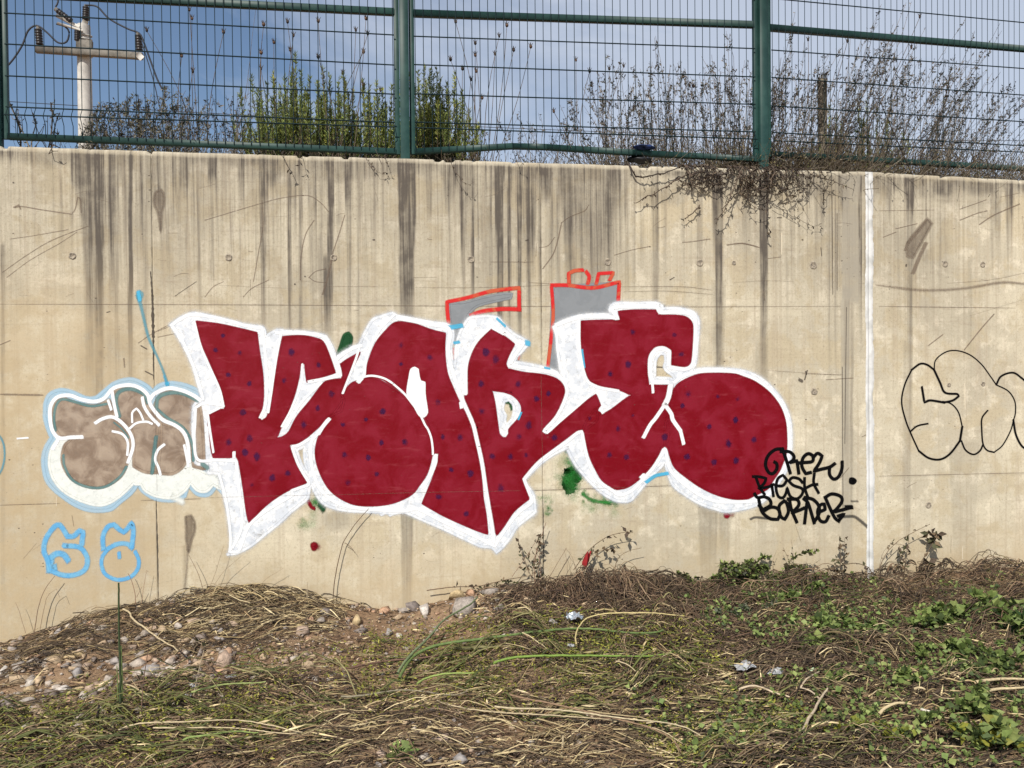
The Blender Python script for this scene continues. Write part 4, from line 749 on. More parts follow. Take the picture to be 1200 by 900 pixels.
def cable(pts, r=0.022, y=PY-.25):
    q = smooth(np.array(pts, float), False, 175, 3); P = np.array([up(a, b, y) for a, b in q]); V, F = tubes(P, np.full(len(P), r), 5); obj('jumper_cable', Geo().add(V, F).mesh('jumper_cable', PL), M['cable'], pole)
cable([(-30, 110), (8, 78), (25, 55), (33, 36), (43, 30), (55, 38), (68, 50), (78, 49), (81, 38), (76, 31), (66, 28)]); cable([(100, 6), (114, 8), (128, 22), (150, 34), (163, 39), (168, 48), (176, 70), (184, 92), (190, 104)]); cable([(163, 40), (170, 62), (180, 95), (188, 130)], .012); cable([(65, 8), (68, 2), (66, -8)], .02)
wl = thing('overhead_wire', 'thin power line crossing low behind the mesh fence', 'power line', tuple(up(-300, 100, 22)))
WL = np.array(wl.location); t = np.linspace(0, 1, 30); A_, B_ = up(-300, 100, 22), up(1500, 165, 26); P = A_[None]*(1-t[:, None])+B_[None]*t[:, None]; P[:, 2] -= 0.6*np.sin(t*math.pi)
wl_me = Geo().add(*tubes(P, np.full(30, 0.012), 4)).mesh('cable', WL); obj('cable', wl_me, M['cable'], wl)
# old post behind the right panel
op = thing('old_post', 'weathered square post standing in the shrubs behind the right fence panel', 'post', tuple(wp(963, 195, 1.0)))
a = wp(963, 96, 1.0); g = Geo().add(*bar((a[0], 1.0, 2.9), (a[0]+0.004, 1.0, a[2]), 0.062, 0.062, 0.12)); obj('shaft', g.mesh('shaft', op.location), M['oldwood'], op)
obj('cap', Geo().add(*bar((a[0]+.004, 1.0, a[2]-0.001), (a[0]+0.004, 1.0, a[2]+0.02), 0.070, 0.070, 0.12)).mesh('cap', op.location), M['oldwood'], op)
# ------------------------------------------------------------------ plants
def leafcards(Pc, Dr, L, Wd, rng, fold=0.25):
    """kite shaped leaves: centre base Pc (N,3), direction Dr (N,3), length, width -> verts, tris"""
    n = len(Pc); Dr = Dr/(np.linalg.norm(Dr, axis=1, keepdims=True)+1e-9); r = rng.normal(size=(n, 3)); S_ = np.cross(Dr, r); S_ /= np.linalg.norm(S_, axis=1, keepdims=True)+1e-9; Nn = np.cross(Dr, S_)
    L = np.broadcast_to(np.asarray(L, float), n)[:, None]; Wd = np.broadcast_to(np.asarray(Wd, float), n)[:, None]
    a = Pc; b = Pc+Dr*L*0.45+S_*Wd/2+Nn*Wd*fold; c = Pc+Dr*L; d = Pc+Dr*L*0.45-S_*Wd/2+Nn*Wd*fold
    V = np.stack([a, b, c, d], 1).reshape(-1, 3); i = np.arange(n)*4
    return V, np.concatenate([np.stack([i, i+1, i+2], 1), np.stack([i, i+2, i+3], 1)])
def pal(rng, n, cols, j=0.25):
    c = np.array(cols)[rng.integers(0, len(cols), n)]; return c*(1+j*(rng.random((n, 1))*2-1))
def rosemary(spikes, y, label, seed, yel=0.3, full=1.0):
    r = np.random.default_rng(seed); cx = np.mean([s[0] for s in spikes]); base = wp(cx, 190, y); base[2] = 2.98
    t = thing('evergreen_shrub', label, 'shrub', tuple(base), 'upright evergreen shrubs behind the fence')
    gs, gl = Geo(), Geo()
    for (px, py) in list(spikes)+[(a_+r.uniform(-7, 7), b_+r.uniform(10, 42)) for a_, b_ in spikes]+[(a_+r.uniform(-9, 9), b_+r.uniform(25, 55)) for a_, b_ in spikes]:
        yy = y+r.uniform(-.12, .12); tip = wp(px, py, yy); b = np.array([base[0]*0.25+tip[0]*0.75+r.uniform(-.03, .03), yy+r.uniform(-.04, .04), 2.98]); H = tip[2]-b[2]
        for s_ in range(int(6*full)):
            f = 1.0 if s_ == 0 else r.uniform(.45, .93); o = np.array([r.normal()*0.080, r.normal()*0.07, 0]) if s_ else np.zeros(3)
            e = b+(tip-b)*f+o*1.5; e[2] = b[2]+H*f; k = np.linspace(0, 1, 7)[:, None]; P = b+(e-b)*k+o*np.sin(k*math.pi)*0.5
            gs.add(*tubes(P, np.linspace(.005, .0015, 7), 3), tint=(0.09, 0.065, 0.045))
            n = int(150*f*H/0.6); u = r.random(n)**0.8*0.9+0.1; idx_ = u*6; i0 = np.minimum(idx_.astype(int), 5); c = P[i0]*(1-(idx_-i0)[:, None])+P[i0+1]*(idx_-i0)[:, None]
            d = r.normal(size=(n, 3)); d[:, 2] = np.abs(d[:, 2])*0.8+1.0; d[:, 2] *= 1
            dead = u*f < 0.26+0.15*r.random(n)
            col = pal(r, n, [(0.20, 0.25, 0.06), (0.25, 0.29, 0.08), (0.13, 0.17, 0.05), (0.38, 0.38, 0.08) if r.random() < yel else (0.19, 0.23, 0.07)], .45); col[dead] = pal(r, int(dead.sum()), [(0.13, 0.105, 0.07), (0.07, 0.06, 0.04), (0.20, 0.17, 0.13), (.05, .06, .025)], .3)
            V, F = leafcards(c, d, r.uniform(.022, .042, n), r.uniform(.005, .009, n), r); gl.add(V, F, rep(col, 4))
    obj('stem', gs.mesh('stem', base), M['straw'], t); obj('foliage', gl.mesh('foliage', base), M['leaf'], t)
rosemary([(305, 106), (313, 98), (321, 92), (329, 100)], .55, 'short evergreen shrub clump, leftmost behind the fence', 1)
rosemary([(346, 62), (341, 86), (353, 84), (363, 92)], .62, 'evergreen shrub with the tallest pointed spike behind the left panel', 2, .2, 1.1)
rosemary([(378, 78), (372, 94), (386, 88), (397, 93), (405, 97)], .55, 'dense evergreen shrub in the middle of the row behind the left panel', 3)
rosemary([(413, 104), (425, 94), (433, 100)], .7, 'low brownish evergreen shrub with gaps behind the left panel', 4, .3, .9)
rosemary([(441, 96), (448, 104), (459, 100), (466, 92)], .6, 'evergreen shrub pressed against the left side of the middle post', 5)
rosemary([(490, 84), (497, 79), (504, 82), (512, 80), (516, 92), (508, 88)], .55, 'yellow green evergreen shrub just right of the middle post', 6, .9, 1.2)
rosemary([(524, 104), (532, 102), (540, 116)], .6, 'smaller evergreen shrub sloping down right of the yellow green one', 7, .5)
rosemary([(972, 124), (980, 132), (986, 144)], .8, 'olive green shrub beside the old post behind the right panel', 8, .8, .8)
rosemary([(1005, 122), (1016, 116), (1028, 124), (1040, 140)], .8, 'olive green bushy shrub in the dry brush behind the right panel', 9, .8, .8)
def dryshrub(name, label, base_px, y, tips, seed, cat='shrub', group=None, twigs=10, leaves=14, col=((0.13, 0.105, 0.08), (0.07, 0.055, 0.045), (0.20, 0.17, 0.135)), lcol=((0.10, 0.08, 0.06), (0.17, 0.145, 0.115), (0.06, 0.06, 0.035)), r0=.0035, tl=.22, jit=.03, lsz=1.45, bz=None, fan=.6):
    r = np.random.default_rng(seed); base = wp(base_px, 195, y); base[2] = 2.97 if bz is None else bz
    t = thing(name, label, cat, tuple(base), group); gs, gl = Geo(), Geo(); K = 8
    for tip_ in tips:
        px, py = tip_[0], tip_[1]; yy = y+r.uniform(-.25, .25); tip = wp(px, py, yy)
        b = base+np.array([(tip[0]-base[0])*r.uniform(.0, fan), yy-y, 0]); k = np.linspace(0, 1, K)[:, None]
        P = b+(tip-b)*k+np.array([r.normal()*jit*2, r.normal()*jit, 0])*np.sin(k*math.pi)+np.cumsum(r.normal(size=(K, 3))*jit*.25, 0)*np.array([1, 1, .3]); P[-1] = tip
        c = np.array(col)[r.integers(len(col))]*r.uniform(.7, 1.3); gs.add(*tubes(P, np.linspace(r0, r0*.35, K), 3), tint=c)
        T0 = []; 
        for j in range(twigs):
            u = r.uniform(.2, .97)*(K-1); i0 = int(min(u, K-2)); s0 = P[i0]+(P[i0+1]-P[i0])*(u-i0); d = (P[i0+1]-P[i0]); d /= np.linalg.norm(d)+1e-9; L = tl*r.uniform(.3, 1)*(1.15-u/(K-1))*1.2
            o = r.normal(size=3)*[.75, .6, .25]; e = s0+(d*0.9+o*0.6)*L; m = (s0+e)/2+[0, 0, -.01]+r.normal(size=3)*.01; T0.append(np.stack([s0, s0*.5+m*.5+r.normal(size=3)*.004, m, m*.5+e*.5, e+[0, 0, L*.12]]))
        T0 = np.array(T0) if T0 else np.zeros((0, 5, 3))
        if len(T0): gs.add(*tubes(T0, np.linspace(r0*.45, r0*.22, 5), 3), tint=c*.95)
        allp = [P[i]+(P[i+1]-P[i])*r.random() for i in r.integers(1, K-1, max(1, leaves//2))]+[T0[a][b_]+(T0[a][b_+1]-T0[a][b_])*r.random() for a, b_ in zip(r.integers(0, max(1, len(T0)), leaves*3), r.integers(0, 4, leaves*3))] if len(T0) else [P[i] for i in r.integers(1, K, leaves)]
        A = np.array(allp); n = len(A); d = r.normal(size=(n, 3)); d[:, 2] += .7
        V, F = leafcards(A, d, r.uniform(.008, .024, n)*lsz, r.uniform(.004, .009, n)*lsz, r); gl.add(V, F, rep(pal(r, n, lcol, .4), 4))
    obj('stem', gs.mesh('stem', base), M['straw'], t); obj('foliage', gl.mesh('foliage', base), M['straw'], t); return t
def tips(rng, n, x0, x1, yt, spread=20, slope=0):
    r = np.random.default_rng(rng); return [(x, np.interp(x, [p[0] for p in yt], [p[1] for p in yt])+abs(r.normal())*spread) for x in r.uniform(x0, x1, n)]
GD = 'dry shrubs behind the fence'
green_l = ((0.12, 0.12, 0.07), (0.20, 0.18, 0.13), (0.07, 0.075, 0.04), (0.17, 0.15, 0.11))
dryshrub('dry_shrub', 'low tangled grey green shrub in front of the utility pole base', 122, .9, tips(1, 26, 100, 165, [(100, 140), (125, 112), (165, 112)], 14), 31, group=GD, twigs=14, leaves=26, lcol=green_l)
dryshrub('dry_shrub', 'spreading dry shrub between the utility pole and the evergreen shrubs', 190, .8, tips(2, 40, 150, 255, [(150, 112), (200, 96), (255, 122)], 22), 32, group=GD, twigs=15, leaves=26, lcol=green_l)
dryshrub('dry_shrub', 'thin dry shrub left of the first evergreen shrub', 270, .8, tips(3, 20, 245, 310, [(240, 120), (275, 100), (310, 120)], 20), 33, group=GD, twigs=9, leaves=10)
dryshrub('leaning_branch', 'bare pale branch leaning out from the left edge behind the mesh', 48, .5, [(8, 113), (10, 120), (42, 138), (60, 120), (70, 132)], 34, 'branch', None, 6, 8, r0=.008, jit=.01)
dryshrub('dry_stalk', 'long slanting bare stalk rising to the right of the utility pole', 255, .6, [(300, 10), (292, 88)], 35, 'stalk', None, 3, 3, r0=.003, jit=.01)
dryshrub('dry_shrub', 'sparse wispy twigs right of the small evergreen shrub', 615, .7, tips(4, 16, 560, 680, [(560, 140), (640, 120), (680, 110)], 18), 36, group=GD, twigs=7, leaves=6)
dryshrub('dry_shrub', 'dry upright shrub with beaded stems left of the blue rag', 735, .7, tips(5, 28, 660, 762, [(660, 120), (712, 60), (735, 70), (762, 85)], 28), 37, group=GD, twigs=10, leaves=18)
dryshrub('dry_shrub', 'dense dry shrub behind the blue rag with one tall beaded spire', 785, .7, [(768, 42), (767, 44)]+tips(6, 26, 735, 815, [(735, 90), (768, 60), (815, 75)], 26), 38, group=GD, twigs=11, leaves=18)
dryshrub('dry_shrub', 'dry shrub rising left of the right hand post with tall spires', 850, .7, [(851, 36), (852, 40), (834, 64), (822, 66)]+tips(7, 34, 805, 890, [(805, 90), (850, 60), (890, 75)], 30), 39, group=GD, twigs=12, leaves=18)
dryshrub('dry_shrub', 'dry shrub leaning right from behind the right hand post', 875, .6, [(932, 14), (925, 30)]+tips(8, 34, 895, 975, [(895, 90), (930, 50), (975, 40)], 34), 40, group=GD, twigs=13, leaves=20)
dryshrub('dry_shrub', 'tallest dry shrub crossing the middle rail of the right panel', 925, .6, [(1033, 5), (1062, 3), (1068, 2), (1028, 20), (1085, 32)]+tips(9, 40, 960, 1060, [(960, 60), (1020, 30), (1060, 25)], 42), 41, group=GD, twigs=13, leaves=20)
dryshrub('dry_shrub', 'wide dry shrub leaning right under the middle rail of the right panel', 985, .7, [(1172, 27), (1174, 36), (1132, 22), (1142, 36)]+tips(10, 42, 1030, 1160, [(1030, 60), (1100, 55), (1160, 60)], 36), 42, group=GD, twigs=14, leaves=20)
dryshrub('dry_shrub', 'dry shrub filling the right edge behind the fence', 1075, .8, tips(11, 44, 1090, 1240, [(1090, 90), (1150, 80), (1240, 95)], 34), 43, group=GD, twigs=14, leaves=20)
dryshrub('broken_stick', 'dark broken stick leaning in the dry brush behind the right panel', 1068, .42, [(1026, 106)], 44, 'stick', None, 1, 1, r0=.007, jit=.002, col=((0.03, 0.025, 0.02),))
# low dark brush line hiding the wall top between the plants
def brush(label, x0, x1, n, seed, hmin, hmax, y=.35, lcol=((0.10, 0.085, 0.055), (0.17, 0.15, 0.11), (0.05, 0.055, 0.03))):
    r = np.random.default_rng(seed); A = []; X0, X1 = wp(x0, 190, y)[0], wp(x1, 190, y)[0]
    x = r.uniform(X0, X1, n); yy = y+r.uniform(-.10, .55, n); z = 2.97+0*x; h = r.uniform(hmin, hmax, n)
    d = r.normal(size=(n, 3))*[1.1, .8, .5]+[0, 0, .8]; d /= np.linalg.norm(d, axis=1, keepdims=True); P0 = np.stack([x, yy, z], 1); k = np.linspace(0, 1, 5)[None, :, None]
    P = P0[:, None]+d[:, None]*h[:, None, None]*k*1.3+r.normal(size=(n, 5, 3))*.012; P[..., 2] = np.minimum(P[..., 2], 2.97+h[:, None]*1.2)
    g = Geo(); g.add(*tubes(P, r.uniform(.001, .0022, n), 3), tint=rep(pal(r, n, [(0.13, 0.10, 0.07), (0.07, 0.055, 0.04), (0.20, 0.17, 0.13)], .3), 15))
    m = n*4; a = P[r.integers(0, n, m), r.integers(1, 5, m)]+r.normal(size=(m, 3))*.012; g.add(*leafcards(a, r.normal(size=(m, 3)), r.uniform(.008, .022, m), r.uniform(.004, .010, m), r), tint=rep(pal(r, m, lcol, .4), 4))
    b = (float((X0+X1)/2), y, 2.97); o = obj('low_brush', g.mesh('low_brush', b), M['straw'], kind='stuff', label=label, category='brush'); o.location = b; return o
brush('low dry weeds along the wall top under the left fence panels', 60, 700, 2600, 71, .08, .26)
brush('thick dry brush along the wall top behind the right fence panels', 690, 1260, 6500, 72, .10, .42, lcol=((0.12, 0.10, 0.06), (0.20, 0.17, 0.12), (0.07, 0.075, 0.035), (0.10, 0.11, 0.04)))
brush('dense brown brush heap around the foot of the right hand post', 850, 1010, 3600, 73, .10, .34, .22, ((0.14, 0.11, 0.05), (0.10, 0.10, 0.035), (0.05, 0.045, 0.03)))
# seed head weeds
def seedweed(label, base_px, heads, seed, y=.45):
    r = np.random.default_rng(seed); base = wp(base_px, 195, y); base[2] = 2.97; t = thing('seed_head_weed', label, 'weed', tuple(base), 'tall weeds with dark seed heads'); g = Geo()
    for (px, py) in heads:
        yy = y+r.uniform(-.1, .2); tip = wp(px, py, yy); b = base+[(tip[0]-base[0])*r.uniform(0, .35), yy-y, 0]; k = np.linspace(0, 1, 9)[:, None]
        P = b+(tip-b)*k+np.array([r.normal()*.05, 0, 0])*np.sin(k*math.pi); g.add(*tubes(P, np.linspace(.0036, .0022, 9), 3), tint=(0.11, 0.085, 0.065))
        V, F = ICO0; s = r.uniform(.007, .012); Vh = V*[s, s, s*1.25]; Vh[:, :2] *= (1+.35*(V[:, 2:3] > 0)); o = obj('seed_head', mesh_np('seed_head', Vh, F, tint=np.array(pal(r, 1, [(0.035, 0.025, 0.02), (0.10, 0.06, 0.04)])[0])), M['straw'], t); o.location = tip-base
        br = [(0, 0, 1), (.5, 0, .9), (-.5, .1, .9), (.2, .5, .8), (-.2, -.5, .8)]; B = np.array([[tip, tip+np.array(q_)*.02, tip+np.array(q_)*.034] for q_ in br]); g.add(*tubes(B, np.array([.004, .003, .001]), 3), tint=(0.06, 0.045, 0.035))
    obj('stem', g.mesh('stem', base), M['straw'], t)
seedweed('tall thin weed with high seed heads right of the utility pole', 228, [(222, 12), (225, 22), (172, 36), (262, 38), (213, 66), (226, 84)], 51)
seedweed('tall weed with dark seed heads above the leftmost evergreen shrub', 332, [(306, 81), (306, 62), (309, 29), (337, 26), (344, 42), (340, 59), (321, 50)], 52)
seedweed('tall weed with dark seed heads left of the middle post', 405, [(373, 67), (402, 86), (417, 36), (431, 40), (429, 22), (426, 61), (426, 100), (446, 106), (373, 25)], 53)
seedweed('widest weed with many seed heads right of the middle post', 562, [(534, 26), (528, 70), (542, 81), (557, 51), (557, 65), (558, 84), (552, 94), (565, 115), (580, 64), (585, 43), (602, 59), (622, 55), (594, 30)], 54)
seedweed('sparse weed with four seed heads in the middle panel', 690, [(675, 71), (714, 81), (731, 78), (649, 131), (691, 84)], 55)
seedweed('weed with small dark seed heads left of the right hand post', 812, [(801, 90), (808, 100), (797, 131), (812, 101)], 56)
seedweed('weed with two dark heads near the middle rail of the right panel', 920, [(947, 47), (993, 49), (1078, 20), (1068, 56)], 57)
# dead vine hanging over the wall top
def vine(label, strands, seed, y0=-.02, leaves=12, thick=.0032):
    r = np.random.default_rng(seed); b0 = wp(strands[0][0][0], strands[0][0][1]-4, .05); t = thing('hanging_vine', label, 'vine', tuple(b0), 'dead vines hanging over the wall top'); g = Geo(); gl = Geo()
    for st in strands:
        q_ = smooth(np.array(st, float), False, 170, 4); n = len(q_); hang = y0-r.uniform(.0, .07)*np.sin(np.linspace(0, 1, n)*math.pi*.8)-.01
        P = np.array([wp(a, b, h) for (a, b), h in zip(q_, hang)]); top_ = P[0].copy()
        if st[0][1] < 206 or True:
            lead = np.array([[P[0][0], .12, ztop(P[0][0])+.03], [P[0][0], .03, ztop(P[0][0])+.02]]); 
            if abs(P[0][2]-ztop(P[0][0])) < .12: P = np.vstack([lead, P])
        n = len(P); P[1:-1] += r.normal(size=(n-2, 3))*.004; g.add(*tubes(P, np.linspace(thick, thick*.45, n)*r.uniform(.6, 1.3), 4), tint=np.array(pal(r, 1, [(0.07, 0.05, 0.038), (0.04, 0.03, 0.025), (0.10, 0.075, 0.055)])[0]))
        m = int(leaves*n/18)+2; i = r.integers(1, n, m); V, F = leafcards(P[i], r.normal(size=(m, 3))+[0, 0, -.6], r.uniform(.014, .032, m), r.uniform(.008, .015, m), r, .4); gl.add(V, F, rep(pal(r, m, [(0.07, 0.05, 0.035), (0.12, 0.09, 0.06), (0.045, 0.035, 0.03)], .3), 4))
    obj('stem', g.mesh('stem', b0), M['straw'], t); obj('foliage', gl.mesh('foliage', b0), M['straw'], t)
def hooks(seed, x0, x1, n, lmin, lmax, lip):
    r = np.random.default_rng(seed); out = []
    for i in range(n):
        x = r.uniform(x0, x1); L = r.uniform(lmin, lmax); y = lip+(x-x0)*.03; sgn = r.choice([-1, 1]); w = r.uniform(5, 20)*sgn
        c = [(x, y-1), (x+w*.35+r.normal()*3, y+L*.4), (x+w*.5+r.normal()*4, y+L*.8), (x+w*.9, y+L)]
        if r.random() < .75: c += [(x+w*1.4, y+L*.92), (x+w*1.75, y+L*.7)]
        out.append(c)
    return out
vine('dead vine hanging over the wall top left of the right hand post, with long strands', [[(828, 200), (800, 207), (775, 222), (745, 238)], [(870, 198), (862, 215), (855, 232), (840, 260)], [(868, 215), (858, 233), (846, 246)], [(738, 197), (745, 206), (758, 207), (790, 199), (812, 197)], [(820, 240), (812, 250), (801, 257)]]+hooks(1, 800, 872, 24, 5, 27, 196), 81, leaves=26, thick=.0048)  # short detached strand before the hooks is a twig's cast shadow modelled as stem
vine('dead vine mat hanging below the foot of the right hand post', hooks(2, 872, 935, 26, 6, 32, 199)+[[(900, 230), (898, 250), (902, 275)], [(880, 205), (877, 225), (880, 240), (893, 246), (903, 243)], [(876, 215), (874, 230), (884, 238)]], 82, leaves=26, thick=.0048)
vine('thin dead vine strands reaching right towards the white joint', hooks(3, 930, 985, 7, 6, 24, 199)+[[(925, 200), (940, 218), (945, 228)], [(905, 240), (925, 250), (945, 262), (962, 266)], [(915, 238), (935, 236), (941, 235)], [(950, 205), (975, 212), (1000, 222)], [(965, 240), (966, 228), (972, 212)]], 83)
vine('small dark twig curling over the wall top between middle post and left seam', [[(331, 183), (337, 193), (343, 202)], [(351, 180), (351, 190), (351, 194)]], 84, leaves=8, thick=.003)
vine('curved twig hanging over the wall top left of the middle post', [[(428, 184), (435, 193), (446, 202), (459, 202)], [(450, 184), (453, 190), (456, 189)]], 85, leaves=12, thick=.0026)
vine('curved twig hanging over the wall top right of the middle post', [[(529, 190), (532, 200), (540, 211), (550, 216), (556, 213)], [(608, 197), (612, 191)]], 86, leaves=12, thick=.0026)
vine('tiny dark twig stub on the wall top near the left end', [[(58, 181), (62, 176), (68, 177)]], 87, leaves=10, thick=.003)
# ------------------------------------------------------------------ rag and bag on the rail
def crumple(p, sx, sy, sz, seed, sub=ICO2, amp=.35, flat=None):
    V, F = sub; r = np.random.default_rng(seed); o = r.random(3)*50
    d = 1+amp*(fbm(V[:, 0]*2.3+o[0], V[:, 1]*2.3+V[:, 2]*1.7+o[1], seed, 3)-.5)*2; W_ = V*d[:, None]*[sx, sy, sz]; W_ += r.normal(size=W_.shape)*np.array([sx, sy, sz])*.05
    return W_, F
p = fpt(755, 176); o = obj('blue_rag', mesh_np('blue_rag', *crumple(p, .062, .03, .013, 3, amp=1.3)), M['blue'], label='crumpled blue rag lying on the bottom rail of the fence', category='rag'); o.location = (p[0], FY-.02, p[2]+.012)
p = fpt(750, 187); o = obj('black_bag', mesh_np('black_bag', *crumple(p, .075, .04, .024, 4, amp=.8)), M['black'], label='black plastic bag wedged between the rail and wall top under the blue rag', category='bag'); o.location = (p[0], FY+.02, p[2]+.002)
# ------------------------------------------------------------------ stones
STONE = {'tan': (0.42, 0.31, 0.19), 'grey': (0.27, 0.255, 0.24), 'dark': (0.09, 0.09, 0.105), 'white': (0.62, 0.59, 0.55), 'orange': (0.44, 0.25, 0.15), 'yellow': (0.50, 0.38, 0.19), 'pink': (0.38, 0.28, 0.215), 'blue': (0.23, 0.24, 0.26), 'pale': (0.48, 0.45, 0.41)}
STONES = [(25, 797, 30, 15, 'tan', 'large flat tan stone near the left edge'), (22, 783, 18, 12, 'grey', 'grey stone touching the top of the large tan one at the left'), (5, 788, 15, 12, 'white', 'white stone cut by the left edge'), (38, 777, 14, 14, 'grey', 'upright grey stone left of the pebble bank'), (20, 772, 12, 8, 'dark', 'small dark stone at the left above the tan one'), (72, 768, 13, 10, 'tan', 'small tan stone beside the straw bank'), (92, 767, 18, 8, 'yellow', 'long yellowish stone under the straw at the left'), (89, 789, 16, 13, 'blue', 'blue grey stone left of the green reed'), (37, 801, 12, 9, 'pale', 'pale stone right of the large flat tan stone'), (30, 822, 24, 12, 'grey', 'flat grey slab low at the left'), (50, 824, 13, 9, 'pale', 'small pale stone right of the grey slab'), (76, 808, 18, 9, 'white', 'flat white stone in the middle of the left bank'), (108, 807, 16, 13, 'pink', 'pinkish stone in the left bank'), (125, 804, 12, 7, 'pale', 'small pale stone just left of the reed'), (39, 833, 12, 11, 'grey', 'round grey stone low at the left'), (96, 818, 10, 7, 'white', 'small round white stone in the left bank'), (82, 822, 12, 9, 'orange', 'orange brown stone in the left bank'), (5, 825, 16, 12, 'dark', 'dark stone at the left edge'), (192, 725, 13, 11, 'yellow', 'yellowish stone in the straw under the wall'), (221, 708, 9, 7, 'white', 'white pebble against the wall, right one of a pair'), (212, 710, 7, 6, 'white', 'tiny white pebble against the wall, left one of a pair'), (249, 703, 9, 5, 'pale', 'small pale stone at the wall foot under the straw heap'),
 (178, 788, 22, 15, 'blue', 'blue grey stone right of the green reed'), (262, 775, 21, 18, 'pink', 'big pinkish stone standing in the soil'), (257, 788, 17, 8, 'orange', 'orange stone just below the big pinkish one'), (257, 797, 13, 7, 'grey', 'grey stone below the orange one'), (197, 805, 15, 11, 'grey', 'grey stone near the white paper scrap'), (177, 809, 10, 12, 'tan', 'tan stone near the reed foot'), (297, 793, 16, 12, 'pale', 'pale stone right of the crossed sticks'), (363, 780, 15, 12, 'tan', 'rounded tan stone in the bare soil'), (333, 777, 12, 8, 'pink', 'small pink stone in the bare soil'), (353, 740, 17, 13, 'pink', 'pink stone below the hay heap'), (364, 728, 11, 9, 'orange', 'orange stone at the foot of the dry twig'), (376, 728, 10, 8, 'grey', 'small grey stone beside the orange one'), (383, 719, 15, 12, 'dark', 'dark brown stone at the foot of the wall by the twig'), (387, 778, 10, 9, 'tan', 'small tan stone in mid slope'), (227, 783, 9, 8, 'tan', 'small tan stone left of the big pinkish one'), (200, 786, 12, 8, 'pale', 'pale stone in the litter left of the pinkish one'),
 (482, 702, 21, 14, 'dark', 'dark grey lump under the wall stain'), (450, 716, 14, 10, 'orange', 'orange stone against the wall foot'), (476, 715, 21, 8, 'grey', 'flat grey stone below the dark lump'), (498, 716, 14, 14, 'white', 'whitish square stone at the wall foot'), (418, 728, 13, 14, 'yellow', 'yellow tan stone standing upright'), (423, 740, 15, 9, 'dark', 'dark flat stone under the yellow tan one'), (455, 742, 10, 9, 'blue', 'dark blue stone in the rubble'), (468, 745, 9, 6, 'white', 'small white stone in the rubble'), (535, 698, 19, 15, 'yellow', 'cream yellow stone at the left of the rubble heap'), (551, 696, 13, 10, 'orange', 'orange stone behind the cream one'), (547, 713, 32, 25, 'grey', 'biggest stone, a dark grey boulder in the rubble heap'), (573, 692, 26, 10, 'grey', 'long beige grey stone at the top of the rubble heap'), (591, 697, 12, 10, 'white', 'white stone right of the rubble top'), (587, 713, 13, 11, 'dark', 'black stone below a white one'), (586, 704, 11, 8, 'white', 'white stone resting on the black one'), (595, 725, 13, 12, 'tan', 'tan stone right of the boulder'), (593, 717, 12, 5, 'white', 'flat white chip on the tan stone'), (618, 707, 15, 14, 'tan', 'tan stone at the left edge of the dead vine heap'), (603, 743, 17, 11, 'pink', 'brown stone below the rubble heap'), (590, 747, 8, 9, 'white', 'small white pebble below the rubble heap'), (647, 730, 14, 10, 'blue', 'blue grey stone left of the foil wrapper'), (688, 710, 15, 10, 'tan', 'tan stone half under the dead vines'), (560, 763, 14, 8, 'pale', 'pale stone beside the green stalks'), (467, 724, 13, 9, 'tan', 'tan stone in the middle of the rubble'), (665, 731, 8, 8, 'tan', 'small tan stone touching the foil wrapper'), (582, 778, 11, 8, 'pink', 'pink stone under the fallen stalks'),
 (518, 868, 15, 17, 'pink', 'tall pink stone near the bottom edge'), (518, 880, 12, 9, 'tan', 'tan stone under the tall pink one'), (538, 890, 18, 12, 'blue', 'blue grey stone at the bottom edge'), (497, 892, 18, 11, 'pale', 'pale stone at the bottom edge left of the blue grey one'), (445, 886, 18, 13, 'pink', 'pinkish stone at the bottom edge, leftmost there'), (618, 888, 15, 10, 'tan', 'tan stone at the bottom edge right of centre'), (622, 872, 12, 7, 'grey', 'small grey stone above the bottom tan one'), (855, 738, 13, 9, 'pale', 'pale stone in the ivy shoots'), (840, 743, 12, 8, 'white', 'whitish stone left of the pale one in the ivy shoots'), (852, 765, 9, 8, 'tan', 'small tan stone in the right hand litter'), (975, 786, 14, 9, 'tan', 'tan stone in the litter by the green lid'), (1013, 780, 14, 7, 'tan', 'flat tan stone right of the green lid')]
STT = 0
for n_, (px, py, w, h, cname, lab) in enumerate(STONES):
    r = np.random.default_rng(900+n_); p = gp(px, py+h*0.25); dist = (p-EYEP)@_F; sc = dist/F_PX; V, F = HULLS[n_ % 40]; W_ = V+0
    W_ = W_*np.array([w/2*sc*1.25, (w+h)/4*sc*1.05, h/2*sc*1.3]); c = np.array(STONE[cname])*r.uniform(.85, 1.1)
    a = r.uniform(-.5, .5); ca, sa = math.cos(a*.5), math.sin(a*.5); W_ = np.stack([W_[:, 0]*ca-W_[:, 2]*sa*.6, W_[:, 1], W_[:, 2]*ca+W_[:, 0]*sa*.6], 1)
    c = .62*c+.38*np.array([.30, .23, .165]); o = obj('stone', mesh_np('stone', W_, F, tint=c), M['stone'], label=lab, category='stone', group='stones and rubble at the wall foot'); zg = float(gz(p[0], p[1])); o.location = (p[0], min(p[1], -(w+h)/4*sc-.004), zg+h*sc*.26)
def inreg(px0, px1, py0, py1, n, r):
    """ground points seen inside a pixel window"""
    A = gp(px0, py0); out = []
    cs_ = [gp(px0, py0), gp(px1, py0), gp(px0, py1), gp(px1, py1)]; x0 = min(c[0] for c in cs_); x1 = max(c[0] for c in cs_); y0 = min(c[1] for c in cs_); y1 = max(c[1] for c in cs_)
    x = r.uniform(x0, x1, n); y = r.uniform(y0, min(y1, -.01), n); return x, y
